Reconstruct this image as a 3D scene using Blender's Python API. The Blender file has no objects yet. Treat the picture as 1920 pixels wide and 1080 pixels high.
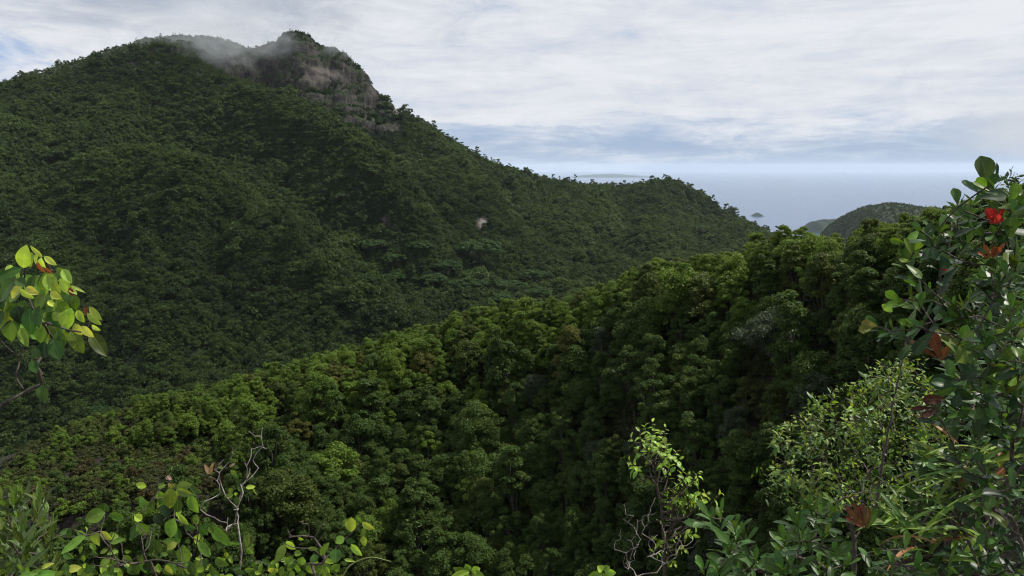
import bpy, math, random
import numpy as np
from mathutils import Vector, noise as mnoise

# ------------------------------------------------------------------ camera, sky, sun, exposure
S = bpy.context.scene
COL = S.collection
FPX, HORIZON = 1507.0, 314.0                       # focal length in photo pixels, row of eye level
PITCH = math.atan((540.0 - HORIZON) / FPX)
CZ = 1.6                                           # eye height above the granite outcrop
SEA = -500.0
cam_d = bpy.data.cameras.new("camera")
cam = bpy.data.objects.new("camera", cam_d)
COL.objects.link(cam)
cam.location = (0, 0, CZ)
cam.rotation_euler = (math.pi / 2 - PITCH, 0, 0)
cam_d.sensor_width = 36.0
cam_d.lens = FPX / 1920.0 * 36.0
cam_d.clip_start = 0.05
cam_d.clip_end = 250000.0
S.camera = cam

SUN_EL, SUN_AZ = math.radians(55), math.radians(74)   # azimuth from the view direction towards the right
sun_d = bpy.data.lights.new("sun", 'SUN')
sun_d.energy = 5.0
sun_d.angle = math.radians(0.5)
sun_d.color = (1.0, 0.95, 0.86)
sun = bpy.data.objects.new("sun", sun_d)
COL.objects.link(sun)
sv = Vector((math.sin(SUN_AZ) * math.cos(SUN_EL), math.cos(SUN_AZ) * math.cos(SUN_EL), math.sin(SUN_EL)))
sun.rotation_euler = sv.to_track_quat('Z', 'Y').to_euler()
sun.location = sv * 50

S.view_settings.view_transform = 'Standard'
S.view_settings.look = 'None'
S.view_settings.exposure = 0.25
S.view_settings.gamma = 1.0
S.render.engine = 'CYCLES'
S.cycles.max_bounces = 6
S.cycles.diffuse_bounces = 3
S.cycles.glossy_bounces = 2
S.cycles.transmission_bounces = 4
S.cycles.volume_bounces = 1
S.cycles.transparent_max_bounces = 12
S.cycles.sample_clamp_indirect = 4.0
S.cycles.filter_width = 1.15
S.cycles.use_adaptive_sampling = True
S.cycles.adaptive_threshold = 0.006
S.cycles.use_denoising = True
S.cycles.denoiser = "OPENIMAGEDENOISE"
S.cycles.denoising_prefilter = "NONE"
S.cycles.denoising_input_passes = "RGB_ALBEDO_NORMAL"


class NT:
    """small node-graph helper"""
    def __init__(self, tree):
        self.t = tree
        tree.nodes.clear()

    def n(self, typ, ins=None, **props):
        nd = self.t.nodes.new(typ)
        for k, v in props.items():
            setattr(nd, k, v)
        for k, v in (ins or {}).items():
            sock = nd.inputs[k]
            if hasattr(v, 'node'):
                self.t.links.new(v, sock)
            else:
                sock.default_value = v
        return nd

    def math(self, op, a, b=0.0, c=None):
        ins = {0: a, 1: b}
        if c is not None:
            ins[2] = c
        return self.n('ShaderNodeMath', ins, operation=op).outputs[0]

    def maprange(self, v, a, b, c=0.0, d=1.0, smooth=True):
        return self.n('ShaderNodeMapRange', {0: v, 1: a, 2: b, 3: c, 4: d},
                      interpolation_type='SMOOTHSTEP' if smooth else 'LINEAR').outputs[0]

    def mix(self, f, a, b):
        nd = self.t.nodes.new('ShaderNodeMix')
        nd.data_type = 'RGBA'
        for idx, v in ((0, f), (6, a), (7, b)):
            if hasattr(v, 'node'):
                self.t.links.new(v, nd.inputs[idx])
            elif idx == 0:
                nd.inputs[idx].default_value = v
            else:
                nd.inputs[idx].default_value = (v[0], v[1], v[2], 1.0)
        return nd.outputs[2]

    def noise(self, vec, scale, detail=4.0, rough=0.55, dist=0.0):
        ins = {'Scale': scale, 'Detail': detail, 'Roughness': rough, 'Distortion': dist}
        if vec is not None:
            ins['Vector'] = vec
        return self.n('ShaderNodeTexNoise', ins).outputs['Fac']


world = bpy.data.worlds.new("World")
S.world = world
world.use_nodes = True
g = NT(world.node_tree)
sky = g.n('ShaderNodeTexSky', sky_type='NISHITA', sun_disc=False, sun_elevation=SUN_EL, sun_rotation=SUN_AZ,
          altitude=500.0, air_density=1.0, dust_density=1.2, ozone_density=1.0).outputs[0]
tc = g.n('ShaderNodeTexCoord').outputs['Generated']
sep = g.n('ShaderNodeSeparateXYZ', {0: tc})
dz = sep.outputs['Z']
streak = g.n('ShaderNodeMapping', {'Vector': tc, 'Scale': (2.4, 2.4, 20.0), 'Location': (3.1, 0.4, 1.7)}).outputs[0]
band = g.noise(streak, 2.0, 9.0, 0.66, 0.5)
puffv = g.n('ShaderNodeMapping', {'Vector': tc, 'Scale': (6.0, 6.0, 17.0), 'Location': (1.3, 5.2, 0.2)}).outputs[0]
puff = g.noise(puffv, 1.7, 8.0, 0.64, 0.6)
# how much of the sky is cloud: a clear strip over the horizon, a thick sheet higher up
cover_h = g.maprange(dz, 0.012, 0.085, 0.0, 1.0)
cover = g.math('ADD', g.math('MULTIPLY', cover_h, 0.62), g.math('MULTIPLY', g.math('SUBTRACT', band, 0.5), 1.25))
cover = g.math('ADD', cover, g.math('MULTIPLY', g.math('SUBTRACT', puff, 0.5), 0.9))
cover = g.maprange(cover, -0.12, 0.46, 0.0, 1.0)
# blue opening low on the left
ax = g.math('DIVIDE', sep.outputs['X'], g.math('MAXIMUM', sep.outputs['Y'], 0.05))
lx = g.math('ADD', ax, 0.70)
lz = g.math('MULTIPLY', g.math('SUBTRACT', dz, 0.098), 4.0)
ld = g.math('SQRT', g.math('ADD', g.math('MULTIPLY', lx, lx), g.math('MULTIPLY', lz, lz)))
ld = g.math('ADD', ld, g.math('MULTIPLY', g.math('SUBTRACT', puff, 0.5), 0.45))
opening = g.maprange(ld, 0.04, 0.20, 1.0, 0.0)
cover = g.math('MULTIPLY', cover, g.math('SUBTRACT', 1.0, g.math('MULTIPLY', opening, 0.9)))
# grey cloud base over the mountain (upper left)
gx = g.math('ADD', ax, 0.40)
gz = g.math('MULTIPLY', g.math('SUBTRACT', dz, 0.215), 3.2)
gd = g.math('SQRT', g.math('ADD', g.math('MULTIPLY', gx, gx), g.math('MULTIPLY', gz, gz)))
gd = g.math('ADD', gd, g.math('MULTIPLY', g.math('SUBTRACT', puff, 0.5), 0.5))
grey = g.maprange(gd, 0.02, 0.40, 1.0, 0.0)
tone = g.maprange(g.math('ADD', g.math('MULTIPLY', band, 0.6), g.math('MULTIPLY', puff, 0.4)), 0.33, 0.60, 0.0, 1.0)
ccol = g.mix(tone, (6.0, 6.5, 7.4), (7.9, 8.05, 8.4))
ccol = g.mix(g.math('MULTIPLY', grey, 0.8), ccol, (3.7, 4.2, 5.0))
lowblue = g.mix(g.maprange(dz, 0.0, 0.14, 0.0, 1.0), (3.2, 4.3, 6.2), (2.3, 4.0, 7.4))
clear = g.mix(0.86, sky, lowblue)
allsky = g.mix(cover, clear, ccol)
# soft pale bank low on the right
rx = g.math('SUBTRACT', ax, 0.66)
rz = g.math('MULTIPLY', g.math('SUBTRACT', dz, 0.036), 4.5)
rd = g.math('SQRT', g.math('ADD', g.math('MULTIPLY', rx, rx), g.math('MULTIPLY', rz, rz)))
rd = g.math('ADD', rd, g.math('MULTIPLY', g.math('SUBTRACT', puff, 0.5), 0.22))
allsky = g.mix(g.maprange(rd, 0.02, 0.19, 0.8, 0.0), allsky, (6.3, 6.5, 6.8))
bg = g.n('ShaderNodeBackground', {'Color': allsky, 'Strength': 0.087})
g.n('ShaderNodeOutputWorld', {'Surface': bg.outputs[0]})

rng = np.random.default_rng(11)
random.seed(11)


# ------------------------------------------------------------------ helpers
CP, SP = math.cos(PITCH), math.sin(PITCH)


def at(u, v, Y):
    """the place at depth Y (metres ahead) that the photograph shows at pixel u, v"""
    a, b = (u - 960.0) / FPX, (540.0 - v) / FPX
    dy = CP + b * SP
    dzz = -SP + b * CP
    k = Y / dy
    return np.array([a * k, Y, CZ + dzz * k])


def px(p):
    """pixel of a world point (used to word labels and to leave out what no one can see)"""
    x, y, z = p[..., 0], p[..., 1], p[..., 2] - CZ
    f = y * CP - z * SP
    up = y * SP + z * CP
    return 960 + FPX * x / f, 540 - FPX * up / f


def tag(o, label=None, cat=None, group=None, kind=None):
    for k, v in (('label', label), ('category', cat), ('group', group), ('kind', kind)):
        if v:
            o[k] = v
    return o


def empty(name, loc, rz=0.0):
    o = bpy.data.objects.new(name, None)
    o.location = loc
    o.rotation_euler = (0, 0, rz)
    o.empty_display_size = 0.2
    COL.objects.link(o)
    return o


def mesh_np(name, V, Fq, mats=(), smooth=False, attrs=None, mat_idx=None):
    """mesh from a vertex array and a face array (all faces of one size, or a list)"""
    me = bpy.data.meshes.new(name)
    if isinstance(Fq, np.ndarray):
        nf, k = Fq.shape
        me.vertices.add(len(V))
        me.vertices.foreach_set('co', np.asarray(V, np.float32).ravel())
        me.loops.add(nf * k)
        me.loops.foreach_set('vertex_index', Fq.astype(np.int32).ravel())
        me.polygons.add(nf)
        me.polygons.foreach_set('loop_start', np.arange(0, nf * k, k, dtype=np.int32))
    else:
        me.from_pydata([tuple(v) for v in V], [], [tuple(int(i) for i in f) for f in Fq])
        nf = len(Fq)
    for m in mats:
        me.materials.append(m)
    if mat_idx is not None:
        me.polygons.foreach_set('material_index', np.asarray(mat_idx, np.int32))
    me.polygons.foreach_set('use_smooth', np.full(nf, smooth))
    for an, (typ, dat) in (attrs or {}).items():
        at_ = me.attributes.new(an, typ, 'POINT')
        key = {'FLOAT': 'value', 'FLOAT_COLOR': 'color', 'FLOAT_VECTOR': 'vector'}[typ]
        at_.data.foreach_set(key, np.asarray(dat, np.float32).ravel())
    me.update()
    me.validate()
    return me


def obj(name, me, parent=None, loc=None):
    o = bpy.data.objects.new(name, me)
    COL.objects.link(o)
    if parent is not None:
        o.parent = parent
    if loc is not None:
        o.location = loc
    return o


def unit(a):
    return a / np.maximum(np.linalg.norm(a, axis=-1, keepdims=True), 1e-9)


def fbm(P, scale, octv=4, seed=0.0):
    out = np.empty(len(P))
    for i, p in enumerate(P):
        out[i] = mnoise.fractal((p[0] / scale + seed, p[1] / scale - seed, p[2] / scale), 0.9, 2.1, octv)
    return out


def tps_fit(P, z, lam=1e-4):
    P = np.asarray(P, float) / 100.0
    d2 = ((P[:, None] - P[None]) ** 2).sum(-1)
    K = 0.5 * d2 * np.log(np.maximum(d2, 1e-12)) + lam * np.eye(len(P))
    A = np.block([[K, np.c_[np.ones(len(P)), P]], [np.c_[np.ones(len(P)), P].T, np.zeros((3, 3))]])
    w = np.linalg.solve(A, np.r_[z, 0, 0, 0])

    def ev(Q):
        Q = np.asarray(Q, float) / 100.0
        out = np.empty(len(Q))
        for i in range(0, len(Q), 20000):
            q = Q[i:i + 20000]
            r2 = ((q[:, None] - P[None]) ** 2).sum(-1)
            out[i:i + 20000] = (0.5 * r2 * np.log(np.maximum(r2, 1e-12))) @ w[:-3] + w[-3] + q @ w[-2:]
        return out
    return ev


def grid_faces(nx, ny):
    i = np.arange(nx - 1)[None, :] + nx * np.arange(ny - 1)[:, None]
    return np.stack([i, i + 1, i + nx + 1, i + nx], -1).reshape(-1, 4)


def tube(path, radii, sides=6):
    """one tapered limb: vertices and quads along a path"""
    P = np.asarray(path, float)
    T = unit(np.gradient(P, axis=0))
    ref = np.array([0.31, 0.17, 0.94])
    X = unit(np.cross(T, ref))
    Yv = np.cross(T, X)
    a = np.linspace(0, 2 * np.pi, sides, endpoint=False)
    ring = np.cos(a)[None, :, None] * X[:, None] + np.sin(a)[None, :, None] * Yv[:, None]
    V = (P[:, None] + ring * np.asarray(radii)[:, None, None]).reshape(-1, 3)
    n = len(P)
    F = []
    for i in range(n - 1):
        for j in range(sides):
            k = (j + 1) % sides
            F.append((i * sides + j, i * sides + k, (i + 1) * sides + k, (i + 1) * sides + j))
    return V, np.array(F)


def joined(parts):
    Vs, Fs, off = [], [], 0
    for V, F in parts:
        Vs.append(V)
        Fs.append(F + off)
        off += len(V)
    return np.concatenate(Vs), np.concatenate(Fs)


def curve(pts, n=10, jit=0.0):
    """smooth polyline through control points"""
    P = np.asarray(pts, float)
    if len(P) == 2:
        P = np.array([P[0], P[0] * .5 + P[1] * .5, P[1]])
    Q = np.vstack([2 * P[0] - P[1], P, 2 * P[-1] - P[-2]])
    out = []
    for i in range(1, len(Q) - 2):
        p0, p1, p2, p3 = Q[i - 1], Q[i], Q[i + 1], Q[i + 2]
        for t in np.linspace(0, 1, n, endpoint=False):
            out.append(0.5 * ((2 * p1) + (-p0 + p2) * t + (2 * p0 - 5 * p1 + 4 * p2 - p3) * t * t
                              + (-p0 + 3 * p1 - 3 * p2 + p3) * t ** 3))
    out.append(P[-1])
    out = np.array(out)
    if jit:
        w = np.sin(np.linspace(0, np.pi, len(out)))[:, None]
        out += rng.normal(0, jit, out.shape) * w
    return out


# ------------------------------------------------------------------ materials
def new_mat(name):
    m = bpy.data.materials.new(name)
    m.use_nodes = True
    return m, NT(m.node_tree)


def crown_mat(name, dark, light, hi, trans=0.35, rough=0.5, patch=60.0, spec=0.12, wts=(.5, .28, .35)):
    """leaf mass of a tree: colour differs from tree to tree, clump to clump and leaf to leaf"""
    m, g = new_mat(name)
    rnd = g.n('ShaderNodeObjectInfo').outputs['Random']
    leaf = g.n('ShaderNodeAttribute', attribute_name='leaf_rnd').outputs['Fac']
    clump = g.n('ShaderNodeAttribute', attribute_name='clump_rnd').outputs['Fac']
    pos = g.n('ShaderNodeNewGeometry').outputs['Position']
    big = g.maprange(g.noise(pos, 1.0 / patch, 3.0, 0.6), 0.3, 0.7)
    f = g.math('ADD', g.math('MULTIPLY', rnd, wts[0]), g.math('MULTIPLY', clump, wts[1]))
    f = g.math('ADD', f, g.math('MULTIPLY', big, wts[2]))
    c = g.mix(g.maprange(f, 0.15, 0.95, 0, 1, False), dark, light)
    c = g.mix(g.maprange(leaf, 0.72, 1.0, 0.0, 0.7, False), c, hi)
    bsdf = g.n('ShaderNodeBsdfPrincipled', {'Base Color': c, 'Roughness': rough, 'Specular IOR Level': spec})
    tr = g.n('ShaderNodeBsdfTranslucent', {'Color': g.mix(0.5, c, (hi[0] * 1.3, hi[1] * 1.3, hi[2] * .8))})
    mx = g.n('ShaderNodeMixShader', {0: trans, 1: bsdf.outputs[0], 2: tr.outputs[0]})
    g.n('ShaderNodeOutputMaterial', {'Surface': mx.outputs[0]})
    return m


M_CROWN = {
    'bright green': crown_mat('bright_green_leaves', (.045, .092, .013), (.088, .148, .017), (.20, .27, .045)),  # brightened to make the crest crowns look sunlit
    'deep green': crown_mat('deep_green_leaves', (.026, .054, .012), (.048, .088, .016), (.115, .165, .035)),
    'olive green': crown_mat('olive_green_leaves', (.038, .058, .012), (.068, .095, .018), (.135, .17, .04)),
    'grey-green': crown_mat('grey_green_leaves', (.030, .046, .024), (.050, .070, .036), (.09, .115, .06), spec=.15),
    'yellowish': crown_mat('yellowish_leaves', (.055, .070, .012), (.095, .105, .02), (.17, .16, .04)),
    'brownish': crown_mat('brownish_leaves', (.040, .038, .014), (.066, .056, .02), (.10, .09, .03)),
}
M_FOREST = crown_mat('mountain_forest_leaves', (.009, .022, .009), (.050, .084, .017), (.085, .135, .030), patch=110.0, wts=(.55, .2, .42))
M_UMBRELLA = crown_mat('umbrella_tree_leaves', (.025, .056, .016), (.042, .084, .021), (.065, .11, .03), trans=.3)


def bark_mat(name, a, b, scale=30.0):
    m, g = new_mat(name)
    pos = g.n('ShaderNodeTexCoord').outputs['Object']
    n1 = g.noise(pos, scale, 5.0, 0.65)
    c = g.mix(g.maprange(n1, 0.35, 0.65), a, b)
    bmp = g.n('ShaderNodeBump', {'Height': n1, 'Strength': 0.4, 'Distance': 0.01})
    p = g.n('ShaderNodeBsdfPrincipled', {'Base Color': c, 'Roughness': 0.85, 'Normal': bmp.outputs[0]})
    g.n('ShaderNodeOutputMaterial', {'Surface': p.outputs[0]})
    return m


M_TRUNK = bark_mat('grey_brown_bark', (.035, .03, .023), (.10, .09, .075), 6.0)
M_TWIG = bark_mat('brown_twig', (.026, .019, .014), (.085, .068, .052), 60.0)
M_DEAD = bark_mat('dead_grey_wood', (.10, .08, .075), (.20, .17, .16), 8.0)
M_PALE = bark_mat('pale_dry_twig', (.12, .10, .085), (.30, .27, .24), 60.0)


def leaf_mat(name, rough=0.33, trans=0.35, spec=0.5, rib=0.35):
    """close leaves: own colour per leaf, paler midrib, slight veins"""
    m, g = new_mat(name)
    col = g.n('ShaderNodeAttribute', attribute_name='leaf_col').outputs['Color']
    st = g.n('ShaderNodeAttribute', attribute_name='leaf_st').outputs['Vector']
    sp_ = g.n('ShaderNodeSeparateXYZ', {0: st})
    s = g.math('ABSOLUTE', sp_.outputs['X'])
    t = sp_.outputs['Y']
    mid = g.maprange(s, 0.02, 0.10, 1.0, 0.0)
    vv = g.math('SUBTRACT', g.math('MULTIPLY', t, 62.0), g.math('MULTIPLY', s, 14.0))
    vein = g.math('POWER', g.math('ADD', g.math('MULTIPLY', g.math('SINE', vv), 0.5), 0.5), 6.0)
    pos = g.n('ShaderNodeTexCoord').outputs['Object']
    mott = g.maprange(g.noise(pos, 38.0, 4.0, 0.6), 0.3, 0.7, 0.78, 1.18)
    c = g.n('ShaderNodeVectorMath', {0: col, 3: mott}, operation='SCALE').outputs[0]
    pale = g.n('ShaderNodeVectorMath', {0: g.mix(0.25, col, (.35, .40, .18)), 3: 1.5}, operation='SCALE').outputs[0]
    c = g.mix(g.math('ADD', g.math('MULTIPLY', mid, rib), g.math('MULTIPLY', vein, 0.03)), c, pale)
    spots = g.maprange(g.noise(pos, 90.0, 2.0, 0.5), 0.70, 0.76, 0.0, 0.6)
    c = g.mix(spots, c, (.05, .035, .012))
    bmp = g.n('ShaderNodeBump', {'Height': g.math('ADD', vein, g.math('MULTIPLY', mid, 2.0)), 'Strength': 0.10, 'Distance': 0.001})
    p = g.n('ShaderNodeBsdfPrincipled', {'Base Color': c, 'Roughness': rough, 'Specular IOR Level': spec, 'Normal': bmp.outputs[0]})
    tc_ = g.n('ShaderNodeVectorMath', {0: c, 1: (1.5, 1.35, 0.55)}, operation='MULTIPLY').outputs[0]
    tr = g.n('ShaderNodeBsdfTranslucent', {'Color': tc_})
    mx = g.n('ShaderNodeMixShader', {0: trans, 1: p.outputs[0], 2: tr.outputs[0]})
    g.n('ShaderNodeOutputMaterial', {'Surface': mx.outputs[0]})
    return m


M_LEAF = leaf_mat('soft_leaf', rough=.4, spec=.28)
M_GLOSSY = leaf_mat('glossy_leaf', rough=0.38, trans=0.25, spec=0.2, rib=0.22)
M_STRAP = leaf_mat('strap_leaf', rough=0.45, trans=0.35, spec=0.22, rib=0.4)


def ground_mat(name, soil, green, rock_a, rock_b, rs=1.0, slope=(0.78, 0.55), pale=(.3, .3, .3)):
    """forest floor, turning to streaked granite where the ground is steep or bare"""
    m, g = new_mat(name)
    geo = g.n('ShaderNodeNewGeometry')
    pos = geo.outputs['Position']
    nz = g.n('ShaderNodeSeparateXYZ', {0: geo.outputs['True Normal']}).outputs['Z']
    fine = g.noise(pos, 0.55 * rs, 5.0, 0.7)
    n_med = g.noise(pos, 0.12 * rs, 6.0, 0.65)
    strv = g.n('ShaderNodeMapping', {'Vector': pos, 'Scale': (0.16 * rs, 0.16 * rs, 0.02 * rs)}).outputs[0]
    streak_ = g.noise(strv, 1.0, 5.0, 0.65)
    crack = g.n('ShaderNodeTexVoronoi', {'Vector': strv, 'Scale': 0.7}, feature='DISTANCE_TO_EDGE').outputs[0]
    rk = g.mix(g.maprange(g.math('ADD', g.math('MULTIPLY', streak_, .6), g.math('MULTIPLY', fine, .4)), 0.38, 0.62), rock_a, rock_b)
    rk = g.mix(g.maprange(crack, 0.0, 0.05, 0.45, 0.0), rk, (.03, .028, .026))
    gr = g.mix(g.maprange(n_med, 0.35, 0.65), soil, green)
    bare = g.n('ShaderNodeAttribute', attribute_name='bare').outputs['Fac']
    rk = g.mix(g.maprange(g.math('ADD', bare, g.math('MULTIPLY', g.math('SUBTRACT', streak_, .5), .8)), .55, .95), rk, pale)
    rk = g.mix(g.maprange(bare, 1.05, 1.25), rk, (.23, .21, .195))
    fac = g.maprange(g.math('ADD', nz, g.math('MULTIPLY', g.math('SUBTRACT', n_med, 0.5), 0.35)), slope[1], slope[0], 1.0, 0.0)
    fac = g.math('MAXIMUM', fac, bare)
    c = g.mix(fac, gr, rk)
    bmp = g.n('ShaderNodeBump', {'Height': g.math('ADD', g.math('ADD', n_med, g.math('MULTIPLY', fine, .5)), g.math('MULTIPLY', streak_, 0.7)), 'Strength': 0.8, 'Distance': 3.0 / rs})
    p = g.n('ShaderNodeBsdfPrincipled', {'Base Color': c, 'Roughness': 0.9, 'Normal': bmp.outputs[0], 'Specular IOR Level': 0.2})
    g.n('ShaderNodeOutputMaterial', {'Surface': p.outputs[0]})
    return m


M_MOUNT = ground_mat('mountain_ground', (.016, .022, .010), (.024, .042, .012), (.018, .017, .016), (.085, .074, .067), slope=(.58, .36), pale=(.115, .097, .088))
M_HILL = ground_mat('hill_ground', (.020, .015, .011), (.016, .022, .009), (.010, .008, .007), (.034, .026, .023), rs=5.0, slope=(.72, .5), pale=(.036, .027, .023))
M_GRANITE = ground_mat('granite', (.06, .05, .042), (.05, .05, .035), (.06, .052, .047), (.17, .15, .135), rs=40.0, slope=(1.3, 1.2), pale=(.10, .085, .075))

m, g = new_mat('sea_water')
pos = g.n('ShaderNodeNewGeometry').outputs['Position']
w1 = g.noise(g.n('ShaderNodeMapping', {'Vector': pos, 'Scale': (.02, .012, .02)}).outputs[0], 1.0, 6.0, 0.6)
w2 = g.noise(pos, 0.0011, 4.0, 0.6)
c = g.mix(g.maprange(w2, 0.35, 0.65), (.010, .042, .115), (.016, .058, .15))
bmp = g.n('ShaderNodeBump', {'Height': w1, 'Strength': 0.18, 'Distance': 3.0})
p = g.n('ShaderNodeBsdfPrincipled', {'Base Color': c, 'Roughness': 0.24, 'IOR': 1.33, 'Normal': bmp.outputs[0]})
g.n('ShaderNodeOutputMaterial', {'Surface': p.outputs[0]})
M_SEA = m


# ------------------------------------------------------------------ sea, mountain, near hill, far land
V = np.array([[-95000, -3000, SEA], [95000, -3000, SEA], [95000, 98000, SEA], [-95000, 98000, SEA]], float)
sea = tag(obj('sea', mesh_np('sea', V, np.array([[0, 1, 2, 3]]), [M_SEA])), kind='structure')

ridge = [(-420, 300, 860), (-250, 245, 920), (-120, 200, 960), (0, 155, 1000), (50, 138, 1025), (100, 118, 1050), (190, 90, 1080), (250, 72, 1100),
         (300, 68, 1110), (340, 67, 1120), (380, 68, 1135), (420, 73, 1150), (470, 90, 1185), (500, 84, 1210), (525, 66, 1218),
         (552, 57, 1222), (580, 64, 1225), (605, 86, 1230), (640, 92, 1238), (680, 116, 1245), (715, 166, 1252),
         (745, 196, 1262), (800, 236, 1280), (860, 272, 1300), (920, 302, 1320), (1000, 332, 1350), (1060, 338, 1400),
         (1130, 348, 1450), (1170, 346, 1480), (1230, 336, 1500), (1270, 336, 1510), (1310, 356, 1500), (1350, 386, 1480),
         (1400, 411, 1450), (1440, 427, 1430), (1500, 455, 1400), (1600, 500, 1350)]
ctrl, zz = [], []


def cp(u, v, Y, dz_=0.0):
    p = at(u, v, Y)
    ctrl.append(p[:2])
    zz.append(p[2] + dz_)


for (u, v, Y) in ridge:
    cp(u, v, Y, -2.5 if 490 <= u <= 720 else -5.5)
    q = at(u, v, Y)
    s = (Y + 300.0) / Y
    ctrl.append(np.array([q[0] * s, Y + 300.0])); zz.append(q[2] - 190.0)
    s = (Y + 650.0) / Y
    ctrl.append(np.array([q[0] * s, Y + 650.0])); zz.append(q[2] - 420.0)
mid = [  # the cliff below the dome: lip and foot
    (480, 118, 1186), (515, 100, 1188), (552, 88, 1190), (595, 108, 1194), (640, 112, 1204), (690, 160, 1216),
    (490, 180, 1140), (530, 200, 1132), (570, 212, 1128), (620, 224, 1130), (670, 240, 1142), (715, 258, 1160), (740, 240, 1190),
    (440, 150, 1120), (400, 120, 1095),
    # spur running down to the right from the left summit
    (330, 100, 1075), (400, 158, 1030), (480, 204, 975), (560, 244, 925), (640, 288, 880), (700, 334, 840), (760, 400, 790), (800, 470, 755),
    # bowl between the spur and the cliff
    (560, 232, 1060), (640, 272, 1010), (720, 310, 960), (780, 370, 900),
    # right-hand spur
    (800, 288, 1160), (850, 330, 1085), (900, 385, 1010), (930, 440, 930), (860, 420, 900), (830, 380, 950),
    # left face
    (-250, 420, 700), (-250, 620, 520), (-250, 800, 430), (0, 230, 880), (0, 300, 790), (0, 400, 670), (0, 550, 560), (0, 700, 475), (0, 800, 435),
    (120, 190, 960), (120, 280, 850), (130, 350, 740), (230, 180, 985), (300, 250, 890), (320, 318, 800),
    # lower-left knoll and its ridge
    (180, 345, 715), (320, 338, 735), (430, 402, 690), (520, 462, 660), (600, 530, 635), (680, 600, 600), (740, 640, 575),
    (430, 330, 830), (520, 390, 790), (610, 460, 745), (690, 530, 695),
    (200, 450, 625), (200, 600, 525), (200, 740, 465), (400, 500, 610), (400, 620, 525), (400, 730, 465), (520, 600, 555), (560, 690, 500),
    # valley floor with the umbrella trees
    (760, 530, 690), (800, 560, 660), (870, 510, 745), (950, 525, 775), (1000, 480, 850), (1080, 500, 860),
    # right side
    (1000, 420, 1040), (1000, 370, 1200), (1100, 400, 1190), (1120, 365, 1360), (1200, 385, 1340), (1200, 425, 1180),
    (1250, 460, 1050), (1290, 385, 1400), (1330, 425, 1250), (1150, 500, 880), (1380, 455, 1150), (1000, 570, 690),
    (1200, 560, 740), (1400, 520, 900), (1500, 560, 850),
    # out of sight behind the near hill
    (600, 780, 420), (870, 640, 500), (1200, 640, 560), (0, 900, 385), (1500, 640, 640), (300, 850, 400), (1700, 560, 900), (1900, 640, 600),
]
for (u, v, Y) in mid:
    cp(u, v, Y, -4.0)
tps = tps_fit(ctrl, np.array(zz), 2e-3)
STEP = 5.0
gx_ = np.r_[np.arange(-1300, -440, STEP), np.arange(-440, -140, 2.0), np.arange(-140, 1500, STEP)]   # closer mesh at the cliff
gy_ = np.r_[np.arange(340, 1075, STEP), np.arange(1075, 1290, 2.0), np.arange(1290, 2300, STEP)]
X, Yg = np.meshgrid(gx_, gy_)
P2 = np.c_[X.ravel(), Yg.ravel()]
Z = np.clip(tps(P2), SEA - 30, 400)


def scale_detail(Pxyz):
    n = fbm(Pxyz, 170.0, 5, 3.3) * 7.0
    gul = 1.0 - np.abs(fbm(Pxyz * np.array([1.0, 0.45, 0]), 95.0, 3, 8.1)) * 2.2
    return n - np.clip(gul, 0, 1) ** 3 * 7.0


V3 = np.c_[P2, Z]
RIDGES = [  # spurs (+) and gullies (-): path, height, half width
    ([(330, 100, 1075), (400, 158, 1030), (480, 204, 975), (560, 244, 925), (640, 288, 880), (700, 334, 840), (760, 400, 790)], 24, 42),
    ([(180, 345, 715), (320, 338, 735), (430, 402, 690), (520, 462, 660), (600, 530, 635), (680, 600, 600)], 22, 42),
    ([(745, 200, 1250), (800, 288, 1160), (850, 330, 1085), (900, 385, 1010), (930, 440, 930)], 18, 40),
    ([(330, 270, 890), (480, 290, 890), (600, 380, 830), (700, 450, 770), (760, 510, 710)], -18, 34),
    ([(640, 250, 1060), (740, 330, 960), (800, 400, 880), (850, 480, 790)], -16, 34),
    ([(900, 310, 1270), (960, 380, 1090), (990, 440, 960)], -10, 30),
    ([(1060, 345, 1390), (1100, 400, 1190), (1080, 460, 980)], 14, 36), ([(1150, 355, 1450), (1170, 410, 1230), (1160, 480, 960)], -14, 34),
    ([(1260, 345, 1500), (1240, 400, 1290), (1210, 460, 1050)], 14, 38), ([(1330, 390, 1420), (1310, 430, 1250), (1290, 480, 1000)], -10, 34),
    ([(230, 110, 1050), (200, 200, 950), (170, 290, 850)], 16, 38), ([(120, 140, 1040), (100, 230, 920), (60, 320, 770)], -14, 36),
    ([(300, 130, 1040), (290, 210, 950), (270, 280, 850)], -10, 30), ([(20, 180, 980), (0, 270, 830), (-40, 380, 690)], 12, 36),
    ([(120, 380, 690), (150, 500, 595), (170, 640, 505)], -12, 32), ([(320, 370, 705), (330, 480, 620), (300, 600, 535)], 10, 30),
    ([(420, 430, 665), (440, 540, 590), (430, 640, 520)], -12, 28), ([(40, 420, 655), (60, 540, 570), (80, 660, 490)], 10, 32)]
for path, hh, ww in RIDGES:
    hh *= 1.35
    Q = curve([at(*q)[:2] for q in path], 8)
    dmin = np.full(len(V3), 1e9)
    for q in Q:
        dmin = np.minimum(dmin, (P2[:, 0] - q[0]) ** 2 + (P2[:, 1] - q[1]) ** 2)
    V3[:, 2] += hh * np.exp(-dmin / ww ** 2)
V3[:, 2] += scale_detail(V3 * np.array([1, 1, 0])) * 1.25
rl = np.array(ridge, float)


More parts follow.
